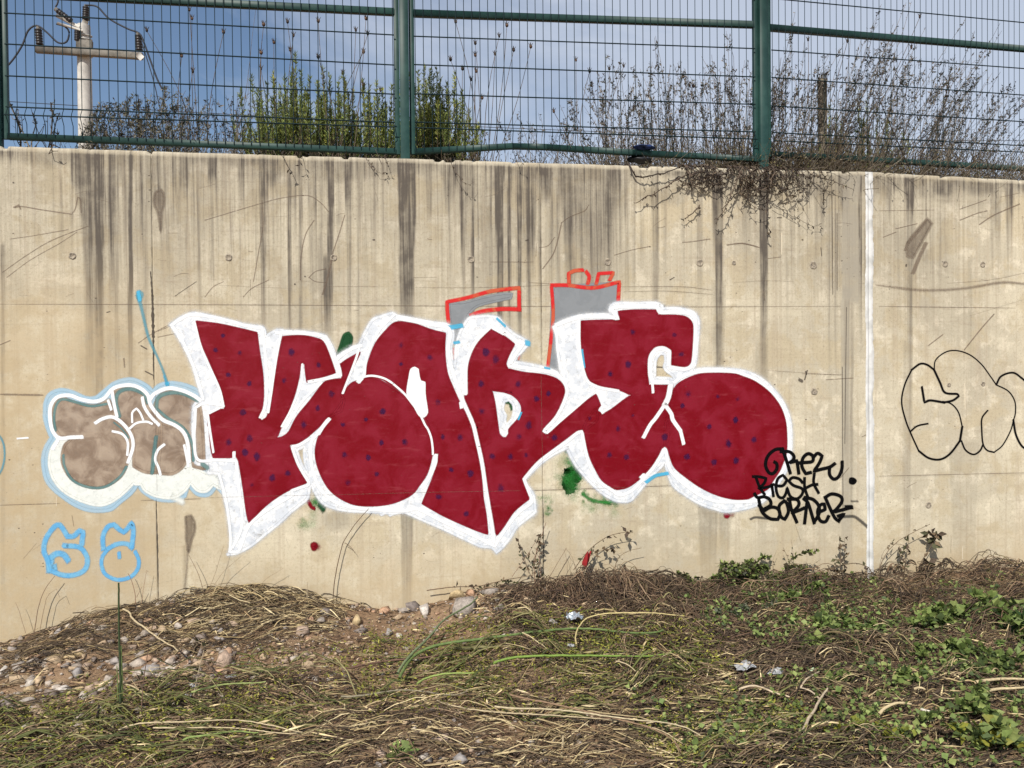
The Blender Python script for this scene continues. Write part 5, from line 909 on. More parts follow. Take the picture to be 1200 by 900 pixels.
# gravel: nobody could count it
r = np.random.default_rng(5); g = Geo()
for (a, b, c, d, n, smin, smax) in [(-40, 225, 760, 850, 1150, .010, .044), (170, 400, 765, 835, 260, .006, .028), (-40, 400, 745, 850, 620, .005, .020), (330, 640, 690, 780, 650, .006, .024), (560, 720, 690, 745, 260, .008, .022), (380, 700, 840, 905, 380, .006, .022), (400, 1000, 740, 905, 420, .004, .013), (-40, 1240, 700, 905, 1500, .003, .010), (230, 420, 755, 830, 260, .005, .016)]:
    x, y = inreg(a, b, c, d, n, r); z = gz(x, y); s = smin+(smax-smin)*r.random(n)**2.2
    for i in range(n):
        V, F = HULLS[int(r.integers(40))] if s[i] > .006 else ICO0; a_ = r.uniform(0, 6.28); W_ = V*s[i]*np.array([1.1, .85, .62])*r.uniform(.7, 1.3, 3); W_ = np.stack([W_[:, 0]*math.cos(a_)-W_[:, 1]*math.sin(a_), W_[:, 0]*math.sin(a_)+W_[:, 1]*math.cos(a_), W_[:, 2]], 1); g.add(W_+[x[i], y[i], z[i]+s[i]*.25], F, pal(r, 1, [v for k_, v in STONE.items() if k_ != 'white']+[STONE['pink'], STONE['grey'], STONE['tan'], STONE['pale'], STONE['tan']], .2)[0]*.50+np.array([.145, .108, .075]))
obj('gravel', g.mesh('gravel'), M['stone'], kind='stuff', label='loose gravel and small rubble scattered over the dry soil', category='gravel')
# ------------------------------------------------------------------ dry straw, sticks and litter
DRY = [(0.36, 0.275, 0.14), (0.225, 0.155, 0.082), (0.135, 0.090, 0.050), (0.065, 0.044, 0.028), (0.50, 0.40, 0.22), (0.16, 0.12, 0.068)]
BRN = [(0.12, 0.075, 0.048), (0.17, 0.11, 0.068), (0.075, 0.048, 0.034), (0.25, 0.175, 0.11), (0.045, 0.030, 0.022)]
GRN = [(0.13, 0.145, 0.045), (0.19, 0.19, 0.065), (0.085, 0.10, 0.035), (0.27, 0.24, 0.11)]
PAL_ = [(0.56, 0.46, 0.27), (0.46, 0.365, 0.20), (0.35, 0.27, 0.15)]
def straw(g, r, regs, cols, n, lmin, lmax, rad, ang=(0, .5), lift=.012, arch=.02, heap=None, K=5, curv=.25, jv=.3):
    a, b, c, d = regs; x, y = inreg(a, b, c, d, n, r); x = np.repeat(x[:n//5+1], 5)[:n]+r.normal(0, .05, n); y = np.repeat(y[:n//5+1], 5)[:n]+r.normal(0, .035, n)   # strands lie in small bundles
    th = np.repeat(r.normal(ang[0], ang[1], n//5+1), 5)[:n]+r.normal(0, .16, n); L = lmin+(lmax-lmin)*r.random(n)**1.8
    t = np.linspace(-.5, .5, K)[None]; cv = r.normal(0, curv, n)[:, None]
    px = x[:, None]+np.cos(th)[:, None]*L[:, None]*t-np.sin(th)[:, None]*L[:, None]*cv*(t*t*4-1)*.25
    py = y[:, None]+np.sin(th)[:, None]*L[:, None]*t+np.cos(th)[:, None]*L[:, None]*cv*(t*t*4-1)*.25
    py = np.minimum(py, -.006); zt = r.uniform(-1, 1, n)[:, None]*t*L[:, None]*.30
    cl = sstep(.40, .72, fbm(px*3.1+11, py*4.2+60, 83, 3))*1.6+.25
    h = lift*cl*r.random(n)[:, None]**1.1
    if heap is not None: h = h+heap(px, py)*r.random(n)[:, None]**.7
    z0 = gz(px[:, :1], py[:, :1]); z1 = gz(px[:, -1:], py[:, -1:]); zm = gz(px[:, K//2:K//2+1], py[:, K//2:K//2+1]); gl_ = z0+(z1-z0)*(t+.5)+np.maximum(zm-(z0+z1)/2, 0)
    pz = (gl_ if heap is None else gz(px, py))+h+np.maximum(zt, -h*.6)+arch*r.random(n)[:, None]*(1-4*t*t)+r.normal(size=px.shape)*.0015
    R = (rad*np.exp(r.normal(0, .35, n)))[:, None]*np.interp(np.linspace(0, 1, K), [0, .5, 1], [1, 1, .6])[None]
    g.add(*tubes(np.stack([px, py, pz], -1), R, 3), tint=rep(pal(r, n, cols, jv), K*3))
def gauss(px, py, rx, ry, hh):
    p = gp(px, py); return lambda x, y: hh*np.exp(-((x-p[0])/rx)**2-((y-p[1])/ry)**2)
r = np.random.default_rng(11)
DRK = [(0.035, 0.026, 0.019), (0.06, 0.043, 0.03), (0.095, 0.068, 0.043), (0.14, 0.105, 0.065)]
g = Geo(); straw(g, r, (-60, 1260, 690, 910), DRY+DRY+BRN, 4200, .015, .12, .0015, (0, .8), .012, .008, curv=.15)
straw(g, r, (-60, 1260, 830, 910), DRY+DRK+BRN, 3600, .04, .30, .0019, (.05, .35), .03, .015, curv=.12)
straw(g, r, (650, 1260, 705, 910), DRY+DRK+BRN+DRK, 7500, .03, .26, .0019, (0, .5), .05, .02, curv=.14)
straw(g, r, (760, 1260, 740, 910), DRK, 2600, .05, .30, .0025, (0, .5), .06, .02, curv=.12)
straw(g, r, (-60, 420, 838, 910), DRY+DRK+BRN+GRN, 1400, .04, .34, .0021, (.08, .4), .04, .02, curv=.1)
straw(g, r, (650, 1260, 725, 910), PAL_+DRY[:2], 750, .04, .24, .0026, (.02, .5), .07, .02, curv=.1)
straw(g, r, (380, 900, 815, 910), PAL_+DRY, 420, .06, .34, .0024, (-.12, .25), .05, .02, curv=.1)
for q_, n_ in (((1260, 1560, 680, 910), 3600), ((-300, -60, 720, 910), 1600), ((-300, 1500, 910, 1150), 6500)): straw(g, r, q_, DRY+DRK+BRN, n_, .03, .26, .0022, (0, .5), .04, .02, curv=.14)
straw(g, r, (330, 900, 740, 830), BRN+DRY, 900, .04, .22, .0019, (0, .4), .02, .01, curv=.1)
for (a_, b_, c_, d_, n) in [(600, 1260, 700, 910, 2600), (-60, 600, 830, 910, 900), (225, 385, 700, 740, 160), (330, 640, 740, 830, 260)]:   # flat broken blades
    x, y = inreg(a_, b_, c_, d_, n, r); P = np.stack([x, y, gz(x, y)+.01+.06*r.random(n)**1.5], 1); D = r.normal(size=(n, 3))*[1, .45, .16]; g.add(*leafcards(P, D, r.uniform(.03, .13, n), r.uniform(.004, .010, n), r, .12), tint=rep(pal(r, n, DRY+PAL_+DRK, .3), 4))
obj('dry_straw', g.mesh('dry_straw'), M['straw'], kind='stuff', label='flattened dry straw and stalk litter covering the ground', category='straw')
hp = gauss(300, 706, .55, .16, .09); g = Geo(); straw(g, r, (225, 385, 696, 742), PAL_+DRY[:3]+DRK, 1000, .08, .30, .0021, (0, .45), .02, .03, hp, curv=.5); straw(g, r, (60, 320, 712, 765), DRY[:4]+DRK+DRK, 1500, .05, .26, .0020, (.2, .5), .04, .02, curv=.3)
o = obj('hay_heap', g.mesh('hay_heap'), M['straw'], kind='stuff', label='heap of matted dry hay against the wall left of the dry twig', category='hay')
def heap2(x, y): return gauss(720, 700, .55, .22, .17)(x, y)+gauss(900, 700, .7, .25, .10)(x, y)+gauss(1160, 690, .6, .25, .12)(x, y)+gauss(1040, 705, .5, .25, .06)(x, y)
g = Geo(); straw(g, r, (605, 840, 690, 770), BRN+DRK, 2600, .05, .28, .0021, (0, 1.0), .04, .05, heap2, 6, .9); straw(g, r, (800, 1260, 685, 770), BRN+[(0.13, 0.10, 0.05)]+DRK, 3600, .06, .30, .0022, (0, .6), .06, .05, heap2, 6, .8)
# drooping strands of the dead vine heap
n = 520; pc = gp(715, 725); x = np.random.default_rng(3).normal(pc[0]-.05, .30, n); y = r.uniform(-.30, -.02, n); hh = heap2(x, y); k = np.linspace(0, 1, 6)[None]
P = np.stack([x[:, None]+r.normal(0, .05, n)[:, None]*k+r.normal(size=(n, 6))*.004, y[:, None]-.25*k*r.random(n)[:, None], 0*k+0*x[:, None]], -1); P[..., 2] = gz(P[..., 0], P[..., 1])+np.maximum((hh*r.uniform(.6, 1.25, n))[:, None]*(1-k**1.6), .004); g.add(*tubes(P, np.full(n, .0019), 3), tint=rep(pal(r, n, BRN, .3), 18))
obj('dead_vine_heap', g.mesh('dead_vine_heap'), M['straw'], kind='stuff', label='heap of tangled reddish brown dead vines at the wall foot', category='dead vines')
# fine dark twigs and crumbs
g = Geo(); straw(g, r, (-60, 1260, 690, 910), [(0.08, 0.055, 0.038), (0.14, 0.10, 0.07), (0.04, 0.03, 0.022)], 4200, .01, .07, .0022, (0, 1.2), .01, .008, None, 4); 
n = 5200; x, y = inreg(-60, 1260, 690, 910, n, r); P = np.stack([x, y, gz(x, y)+.003+.02*r.random(n)], 1); V, F = leafcards(P, r.normal(size=(n, 3))*[1, 1, .35], r.uniform(.008, .03, n), r.uniform(.005, .014, n), r, .3); g.add(V, F, rep(pal(r, n, BRN+DRY, .35), 4))
obj('leaf_litter', g.mesh('leaf_litter'), M['straw'], kind='stuff', label='dark twig crumbs and dead leaf litter on the soil', category='leaf litter')
# cut green fennel: yellow-green feathery bits
def greens(name, label, regs, n, cols, smin, smax, lift, seed, wr=.35, straws=0, cat='weeds'):
    r = np.random.default_rng(seed); g = Geo()
    for (a, b, c, d, f) in regs:
        m = int(n*f); x, y = inreg(a, b, c, d, max(4, m//9), r); x = np.repeat(x, 9)+r.normal(0, .022, len(x)*9); y = np.minimum(np.repeat(y, 9)+r.normal(0, .022, len(y)*9), -.02); m = len(x)
        P = np.stack([x, y, gz(x, y)+.006+lift*r.random(m)**1.3], 1); D = r.normal(size=(m, 3))*[1, .8, .45]+[0, -.1, .25]; L = r.uniform(smin, smax, m); V, F = leafcards(P, D, L, L*wr*r.uniform(.7, 1.3, m), r, .2); g.add(V, F, rep(pal(r, m, cols, .3), 4))
        if straws: straw(g, r, (a, b, c, d), GRN, int(straws*f), .06, .36, .0034, (.05, .3), lift, .03)
    return obj(name, g.mesh(name), M['leaf'], kind='stuff', label=label, category=cat)
FEN = [(0.25, 0.25, 0.04), (0.19, 0.21, 0.04), (0.34, 0.32, 0.06), (0.11, 0.13, 0.03)]
greens('cut_weeds', 'yellow green cut weeds lying across the middle of the ground', [(430, 820, 745, 835, .5), (640, 830, 740, 800, .2), (-40, 330, 858, 905, .22), (-40, 160, 835, 905, .06), (300, 620, 770, 830, .1), (770, 960, 850, 905, .15), (130, 300, 810, 870, .08)], 11000, FEN, .011, .026, .085, 21, .34, 600)
BR = [(0.13, 0.185, 0.05), (0.18, 0.24, 0.07), (0.26, 0.31, 0.10), (0.07, 0.10, 0.036)]
greens('ground_ivy', 'scattered low green leaves growing through the litter on the right', [(820, 1000, 670, 740, .3), (960, 1080, 715, 790, .10), (1040, 1240, 690, 800, .26), (1000, 1240, 790, 905, .30), (900, 1000, 740, 770, .08), (800, 1000, 820, 905, .14)], 6000, BR, .014, .038, .09, 22, .75)
# ------------------------------------------------------------------ leafy plants one can pick out
def leafplant(label, px, py, w, h, nleaf, size, seed, cols=BR, shoots=5, cat='plant', name='leafy_weed', up_=.75, group='leafy weeds in the litter'):
    r = np.random.default_rng(seed); p = gp(px, py); p[1] = min(p[1], -.06); p[2] = float(gz(p[0], p[1])); t = thing(name, label, cat, tuple(p), group); gs, gl = Geo(), Geo(); sc = .0058
    for s_ in range(shoots):
        e = np.array([r.uniform(-1, 1)*w*.62*sc, r.uniform(-.7, .5)*w*.5*sc, h*sc*r.uniform(.25, 1)]); e[1] = min(e[1], -p[1]-.03)
        k = np.linspace(0, 1, 7)[:, None]; P = e*k+np.array([0, 0, h*sc*.3])*np.sin(k*math.pi)*up_+r.normal(size=(7, 3))*.005+np.array([r.uniform(-.42, .42)*w*sc, 0, 0]); P[0, 2] = 0; gs.add(*tubes(P, np.linspace(.0024, .001, 7), 4), tint=(0.12, 0.09, 0.05))
        m = max(3, int(nleaf*1.9)//shoots); u = r.uniform(.15, 1, m)*6; i0 = np.minimum(u.astype(int), 5); c = P[i0]+(P[np.minimum(i0+1, 6)]-P[i0])*(u-i0)[:, None]
        for j in range(3):                               # leaflets in threes
            d = r.normal(size=(m, 3))*[1, .6, .5]+[0, -.5, .35]; L = size*.6*r.uniform(.5, 1.3, m)*sc; V, F = leafcards(c, d, L, L*.72, r, .18); gl.add(V, F, rep(pal(r, m, cols, .3), 4))
    obj('stem', gs.mesh('stem'), M['straw'], t); obj('foliage', gl.mesh('foliage'), M['leaf'], t); return t
DKV = [(0.05, 0.055, 0.03), (0.09, 0.11, 0.04), (0.10, 0.08, 0.05), (0.14, 0.17, 0.05)]
leafplant('bramble shoot arching above the litter, tallest leafy plant against the wall', 868, 690, 105, 60, 110, 10, 101, DKV+BR[1:3], 9, 'bramble', 'bramble')
leafplant('low bramble trailing left along the wall foot with small leaves', 800, 690, 90, 30, 60, 8, 102, DKV, 8, 'bramble', 'bramble')
leafplant('bramble mound with dark and green leaves left of the tallest bramble shoot', 832, 692, 80, 40, 90, 9, 121, DKV+BR[:2], 9, 'bramble', 'bramble')
leafplant('bramble with pale green leaves between the tallest shoot and the black tag', 900, 692, 70, 34, 90, 9, 122, DKV[1:]+BR, 9, 'bramble', 'bramble')
leafplant('grey green low growth at the foot of the dark shoots left of the joint', 950, 688, 60, 26, 80, 8, 123, DKV+BR[:1], 8)
leafplant('leafy weed on the slope left of the large leaved weed', 1090, 740, 70, 20, 60, 12, 124, BR, 8)
leafplant('leafy weed between the small weed and the pale canes', 1100, 770, 60, 20, 60, 11, 125, BR, 8)
leafplant('yellow green weed low right of the forked branch', 1050, 870, 60, 20, 50, 10, 126, BR[1:]+FEN[:2], 8)
leafplant('bright green leafy weed at the wall foot below the black tag', 925, 708, 70, 24, 100, 12, 103, BR, 10)
leafplant('green weed left of the white joint', 965, 695, 45, 22, 50, 10, 104, DKV+BR, 7)
leafplant('small green weed right under the white wall joint', 1036, 690, 26, 14, 30, 9, 105, BR, 5)
leafplant('green trefoil weed left of the pale lid', 945, 768, 20, 18, 22, 15, 106, BR[:3], 4)
leafplant('broad leaved green weed in the litter below the bramble', 998, 748, 60, 22, 60, 14, 107, BR, 9)
leafplant('large leaved green weed near the right edge below the wall', 1150, 725, 90, 26, 70, 17, 108, BR, 10)
leafplant('dark green weed cut by the right edge', 1190, 745, 60, 26, 60, 16, 109, BR[:2]+[(0.03, 0.06, 0.02)], 8)
leafplant('green weed among pale sticks at the right', 1140, 790, 60, 24, 50, 14, 110, BR, 8)
leafplant('small weed with few leaves right of centre low down', 1060, 805, 40, 18, 26, 12, 111, BR, 5)
leafplant('yellow green weed in the bottom right corner', 1175, 880, 60, 24, 50, 15, 112, BR[1:]+FEN[:1], 7)
leafplant('green weed on the lower right slope above the corner weed', 1125, 840, 60, 22, 50, 13, 113, BR, 7)
leafplant('small green weed right of the pale lid', 985, 800, 26, 12, 20, 12, 114, BR, 4)
leafplant('tiny dark green seedling at the bottom edge left of centre', 467, 896, 16, 16, 10, 12, 115, BR[:2], 3)
leafplant('dark leaved creeping shoot at the top of the dead vine heap', 655, 693, 90, 14, 40, 6, 116, DKV, 6, 'creeper', 'creeping_shoot')
leafplant('creeping shoot with small green leaves on top of the dead vine heap', 750, 683, 90, 22, 70, 6.5, 117, DKV, 9, 'creeper', 'creeping_shoot')
leafplant('bright green weed beside the green lid', 968, 806, 16, 10, 14, 12, 118, BR[1:3], 3)
leafplant('grey green leafy shoots on the litter below the bramble', 862, 728, 50, 18, 70, 7, 119, [(0.10, 0.12, 0.07), (0.16, 0.17, 0.12), (.07, .10, .04)], 8)
# ------------------------------------------------------------------ single stalks, twigs, sticks
def stalk(name, label, paths, cat, cols, rad=.004, seed=0, lift=.02, wall_y=None, leaves=0, lsz=8, onground=True, group=None):
    """paths: list of pixel polylines; on the ground, or on a vertical plane wall_y"""
    r = np.random.default_rng(seed); g = Geo(); gl = Geo(); root = None
    for j, pth in enumerate(paths):
        q_ = smooth(np.array(pth, float), False, 40, 4)
        if wall_y is None: P = np.array([gp(a, b) for a, b in q_]); P[:, 1] = np.minimum(P[:, 1], -.02); P[:, 2] = gz(P[:, 0], P[:, 1])+(lift+.02)*(.8+.2*np.sin(np.linspace(.2, 2.9, len(P))))+.012
        else:
            P = np.array([wp(a, b, wall_y) for a, b in q_])
        if root is None: root = P[0].copy()
        n_ = len(P); 
        if wall_y is None and n_ > 6: tt_ = np.arange(n_); P[:, 2] = np.polyval(np.polyfit(tt_, P[:, 2], 3), tt_)+.008; P[:, 1] = np.minimum(np.polyval(np.polyfit(tt_, P[:, 1], 5), tt_), -.02)
        P[1:-1] += r.normal(size=(n_-2, 3))*.0006; rd = rad*(1 if j == 0 else .6); g.add(*tubes(P, np.linspace(rd, rd*.6, n_), 6), tint=pal(r, 1, cols, .12)[0])
        if leaves: m = leaves; i = r.integers(n_//5, n_, m); d = r.normal(size=(m, 3))+[0, -.2, -.1]; L = lsz*.0058*r.uniform(.6, 1.3, m); V, F = leafcards(P[i], d, L, L*.55, r, .3); gl.add(V, F, rep(pal(r, m, [(0.07, 0.05, 0.035), (0.12, 0.085, 0.05), (.06, .06, .03)], .3), 4))
    t = thing(name, label, cat, tuple(root), group); obj('stem', g.mesh('stem', root, True), M['straw'], t)
    if leaves: obj('foliage', gl.mesh('foliage', root), M['straw'], t)
    return t
GST = [(0.12, 0.17, 0.055), (0.17, 0.22, 0.08)]; PST = [(0.42, 0.34, 0.21)]; BST = [(0.10, 0.07, 0.05)]
yr = -.62
def yplane_for(px, py): return gp(px, py)[1]
stalk('green_reed', 'upright green reed standing in front of the figure eight mark', [[(141, 845), (141, 790), (139.5, 740), (139, 683)]], 'reed', [(0.045, 0.065, 0.028)], .0065, 1, wall_y=yplane_for(141, 846))
stalk('green_reed', 'short pale green reed beside the tall upright reed', [[(142, 842), (143, 800), (142, 757)], [(136, 846), (138, 815), (137, 780)]], 'reed', [(0.13, 0.17, 0.06)], .0055, 2, wall_y=yplane_for(142, 842)+.01)
stalk('dry_twig', 'thin bent dry twig standing up to the white outline', [[(390, 722), (391, 690), (396, 660), (401, 640), (404, 632), (418, 612), (432, 596)], [(404, 636), (411, 641), (416, 648)]], 'twig', [(0.13, 0.085, 0.055)], .0034, 3, wall_y=-.035)
stalk('dead_stub', 'dark short stub of a stick low at the left', [[(112, 857), (114, 842), (116, 826)]], 'stick', [(0.025, 0.02, 0.018)], .007, 4, wall_y=yplane_for(112, 858))
stalk('dry_stalk', 'pale slanted stick at the reed foot leaning right', [[(146, 726), (163, 745), (180, 758), (210, 777)]], 'stick', PST, .006, 5, .03)
stalk('dry_stalk', 'long pale stalk lying across the bottom left', [[(140, 875), (190, 871), (250, 869), (310, 871), (355, 882)]], 'stalk', PST, .0036, 6, .05)
stalk('dry_stalk', 'second pale stalk just above the bottom left one', [[(180, 873), (240, 873), (300, 876), (350, 879)]], 'stalk', PST, .0035, 7, .035)
stalk('dry_stalk', 'pale short stick crossing the green weeds near the reed', [[(138, 813), (160, 825), (182, 836)]], 'stick', PST, .004, 8, .03)
stalk('crossed_stick', 'dark curved stick below the big pinkish stone', [[(240, 788), (252, 802), (268, 814)], [(300, 765), (292, 788), (275, 808)]], 'stick', BST, .006, 9, .02)
stalk('green_stalk', 'thick green stalk bent upward from lower left to the rubble', [[(468, 808), (485, 790), (505, 777), (530, 772), (560, 768), (600, 763), (650, 757), (700, 757), (780, 758)]], 'stalk', GST, .009, 10, .05)
stalk('green_stalk', 'green stalk rising steeply towards the boulder', [[(466, 808), (482, 785), (505, 765), (520, 745), (545, 728), (560, 716)]], 'stalk', [(0.13, 0.16, 0.08), (0.2, 0.2, 0.12)], .008, 11, .05)
stalk('green_stalk', 'middle green stalk lying level across the centre', [[(578, 794), (620, 789), (660, 788), (705, 790), (760, 787), (790, 783)]], 'stalk', [(0.16, 0.24, 0.05)], .007, 12, .05)
stalk('green_stalk', 'pale green stalk left of centre under the weeds', [[(489, 818), (505, 811), (535, 808), (560, 805)]], 'stalk', [(0.22, 0.28, 0.08)], .006, 13, .04)
stalk('green_stalk', 'long green blade lying low at the left of centre', [[(225, 834), (250, 829), (280, 826), (312, 822)]], 'stalk', [(0.24, 0.28, 0.10)], .005, 14, .06)
stalk('green_stalk', 'bright green blade at the bottom left', [[(215, 892), (245, 889), (275, 885), (303, 884)]], 'stalk', [(0.20, 0.26, 0.08)], .005, 15, .06)
stalk('reed_stem', 'brown reed stem running level across the left of centre', [[(400, 797), (430, 792), (470, 787), (530, 780), (560, 777)]], 'stalk', [(0.12, 0.07, 0.05)], .006, 16, .02)
stalk('reed_stem', 'pale reed stem lying across the lower centre', [[(512, 838), (560, 849), (620, 856), (680, 859), (740, 865), (800, 885)]], 'stalk', PST, .004, 17, .03)
stalk('reed_stem', 'thinner pale reed stem below the lower centre one', [[(580, 850), (640, 858), (700, 862), (760, 872), (820, 880)]], 'stalk', [(0.42, 0.35, 0.22)], .0045, 18, .06)
stalk('reed_stem', 'dark grey stalk along the bottom left of centre', [[(400, 832), (450, 825), (500, 826), (550, 826)]], 'stalk', [(0.22, 0.19, 0.13)], .005, 19, .02)
stalk('reed_stem', 'brown reed stem fanning down at the bottom right of centre', [[(590, 830), (640, 848), (700, 858), (770, 882), (800, 898)]], 'stalk', [(0.20, 0.13, 0.08)], .005, 20, .05)
stalk('dry_stalk', 'arched yellow stalk above the weeds right of the foil wrapper', [[(674, 772), (682, 752), (697, 742), (725, 740), (760, 740), (800, 741)]], 'stalk', [(0.46, 0.38, 0.18)], .0045, 21, .07)
stalk('dry_stalk', 'pale cut stick poking up at the bottom centre', [[(657, 892), (659, 878), (660, 862)]], 'stick', PST, .007, 22, wall_y=yplane_for(657, 893))
stalk('dry_stalk', 'long thin pale stalk crossing the hay at an angle', [[(722, 793), (745, 805), (700, 813), (725, 797)][:2]], 'stalk', PST, .004, 23, .05)
stalk('forked_branch', 'pale forked branch in the right hand litter', [[(940, 880), (950, 862), (962, 842), (970, 826)], [(938, 826), (945, 818), (960, 806)], [(962, 842), (950, 832), (938, 826)]], 'branch', [(0.42, 0.34, 0.24)], .008, 24, .05)
stalk('pale_stick', 'thick pale cane cut by the right edge, upper one of two', [[(1143, 818), (1170, 817), (1215, 816)]], 'cane', [(0.42, 0.34, 0.20)], .0086, 25, .05)
stalk('pale_stick', 'thick pale cane cut by the right edge, lower one of two', [[(1158, 827), (1180, 826), (1215, 824)]], 'cane', [(0.42, 0.34, 0.20)], .0079, 26, .04)
stalk('pale_stick', 'short pale cane lying right of centre low down', [[(1030, 857), (1048, 848), (1068, 845)]], 'cane', [(0.42, 0.34, 0.20)], .0079, 27, .05)
stalk('pale_stick', 'small pale cane piece in the right hand litter', [[(1072, 823), (1084, 824)]], 'cane', [(0.42, 0.34, 0.20)], .0072, 28, .04)
stalk('pale_stick', 'thin pale twig lying left of the forked branch', [[(866, 825), (885, 823), (905, 831), (925, 834)]], 'twig', [(0.45, 0.36, 0.25)], .006, 29, .04)
stalk('pale_stick', 'white split stick low in front of the short pale cane', [[(1080, 848), (1088, 853), (1098, 855)]], 'stick', [(0.6, 0.55, 0.46)], .007, 30, .04)
stalk('dry_twig', 'arched dead shoot at the far left wall foot', [[(40, 742), (45, 712), (52, 692), (64, 675)], [(46, 742), (55, 700), (66, 690), (70, 700)], [(30, 742), (22, 715), (18, 706)]], 'twig', [(0.26, 0.18, 0.12)], .003, 31, wall_y=-.06)
stalk('dry_twig', 'reddish dry shoots on the wall right of the green reed', [[(160, 722), (158, 695), (154, 680), (150, 672)], [(164, 722), (168, 690), (172, 668)], [(160, 700), (166, 688)]], 'twig', [(0.26, 0.15, 0.10)], .0026, 32, wall_y=-.05)
stalk('dry_twig', 'thin dry shoots fanning out left of the big white spike', [[(240, 698), (232, 672), (221, 650)], [(242, 698), (252, 672), (262, 640)], [(246, 694), (262, 670), (285, 650)], [(305, 692), (310, 680), (332, 666)]], 'twig', [(0.24, 0.17, 0.11)], .0022, 33, wall_y=-.06)
stalk('dry_twig', 'pale upright straw in front of the hay heap', [[(361, 724), (360, 700), (360, 682)]], 'twig', [(0.45, 0.36, 0.24)], .0032, 34, wall_y=-.16)
stalk('dry_twig', 'long curved creeping shoot along the wall right of the rubble', [[(500, 692), (530, 688), (560, 687), (590, 680), (625, 674)]], 'shoot', [(0.13, 0.085, 0.055)], .0034, 35, wall_y=-.05, leaves=14, lsz=6)
stalk('dry_shoots', 'bundle of upright reddish dry stems beside the wall seam', [[(628, 690), (626, 665), (631, 640), (640, 612)], [(622, 690), (626, 655), (636, 628)], [(630, 690), (632, 650), (630, 632)], [(600, 676), (618, 650), (634, 625)], [(620, 672), (610, 645), (608, 635)], [(634, 690), (633, 660), (628, 645)]], 'dry stems', [(0.15, 0.09, 0.06), (0.22, 0.13, 0.09)], .003, 36, wall_y=-.07, leaves=12, lsz=6)
stalk('dry_shoots', 'thin dry shoots just right of the wall seam', [[(640, 684), (652, 662), (664, 642)], [(665, 672), (664, 655), (661, 645)], [(655, 672), (668, 650)], [(676, 672), (670, 652), (662, 642)]], 'dry stems', [(0.18, 0.12, 0.08)], .0022, 37, wall_y=-.07)
stalk('bramble_cane', 'arching bramble cane with small leaves beside the red cloth', [[(672, 668), (690, 645), (710, 630), (730, 624), (742, 624)], [(690, 652), (705, 645), (724, 643)]], 'bramble', [(0.12, 0.08, 0.05)], .003, 38, wall_y=-.08, leaves=16, lsz=7)
stalk('dry_twig', 'bent bare shoot right of the bramble cane', [[(719, 672), (724, 655), (736, 646), (752, 642)]], 'twig', [(0.18, 0.13, 0.08)], .0026, 39, wall_y=-.08)
stalk('dry_shoots', 'thin grey twigs standing on the wall foot below the black tag', [[(928, 690), (925, 660), (918, 642)], [(930, 690), (930, 655), (927, 632)], [(932, 680), (945, 668), (962, 655)], [(912, 684), (905, 662), (910, 645)]], 'twigs', [(0.20, 0.15, 0.10)], .0022, 40, wall_y=-.07, leaves=4, lsz=5)
stalk('dry_shoots', 'dark leafy upright shoots left of the white joint', [[(982, 690), (985, 660), (984, 628)], [(979, 690), (980, 655)], [(987, 690), (990, 655), (990, 630)]], 'shoots', [(0.10, 0.07, 0.045)], .003, 41, wall_y=-.07, leaves=18, lsz=7)
stalk('bramble_cane', 'low bramble cane arching left from the white joint', [[(1027, 680), (1018, 665), (1003, 660), (980, 664), (955, 672), (942, 680)]], 'bramble', [(0.12, 0.085, 0.055)], .0036, 42, wall_y=-.10, leaves=16, lsz=7)
stalk('bramble_cane', 'long thin cane arching up right from the white joint', [[(1027, 680), (1035, 655), (1050, 636), (1070, 624), (1090, 614)], [(1028, 680), (1034, 650), (1045, 635)]], 'bramble', [(0.17, 0.12, 0.08)], .0028, 43, wall_y=-.09, leaves=5, lsz=5)
stalk('dry_shoots', 'upright shoot with dark leaves right of the white joint', [[(1054, 682), (1055, 660), (1054, 640)], [(1058, 682), (1062, 655), (1065, 630)]], 'shoots', [(0.11, 0.08, 0.05)], .003, 44, wall_y=-.07, leaves=14, lsz=8)
stalk('bramble_cane', 'leaning cane with drooping dry leaves at the right', [[(1070, 684), (1078, 662), (1088, 645), (1097, 630), (1099, 626)], [(1099, 626), (1092, 625), (1088, 625)], [(1086, 672), (1088, 660)]], 'bramble', [(0.10, 0.07, 0.045)], .0036, 45, wall_y=-.08, leaves=16, lsz=11)
stalk('dry_shoots', 'loops of dry stems on the heap at the right wall foot', [[(1125, 674), (1140, 664), (1165, 668)], [(1160, 665), (1180, 653), (1190, 655), (1194, 668)], [(1130, 664), (1155, 660), (1180, 668)], [(1150, 680), (1145, 660), (1146, 650)]], 'dry stems', [(0.16, 0.10, 0.07)], .003, 46, wall_y=-.12)
stalk('dry_twig', 'thin reddish weed stem standing low left with side shoots', [[(165, 845), (168, 800), (174, 760)], [(168, 810), (160, 790)]], 'twig', [(0.16, 0.10, 0.07)], .0028, 47, wall_y=yplane_for(166, 846), leaves=3, lsz=5)
stalk('dry_twig', 'pale thin weed standing right of the reed with a bent top', [[(224, 830), (232, 790), (240, 757)], [(240, 757), (232, 752), (226, 750)], [(228, 812), (234, 800)]], 'twig', [(0.36, 0.29, 0.20)], .0026, 48, wall_y=yplane_for(224, 831), leaves=3, lsz=5)
stalk('dry_twig', 'dark thin weed stem at the bottom right of centre', [[(850, 892), (862, 870), (868, 850)], [(862, 870), (855, 860)]], 'twig', BST, .0028, 49, wall_y=yplane_for(850, 893))
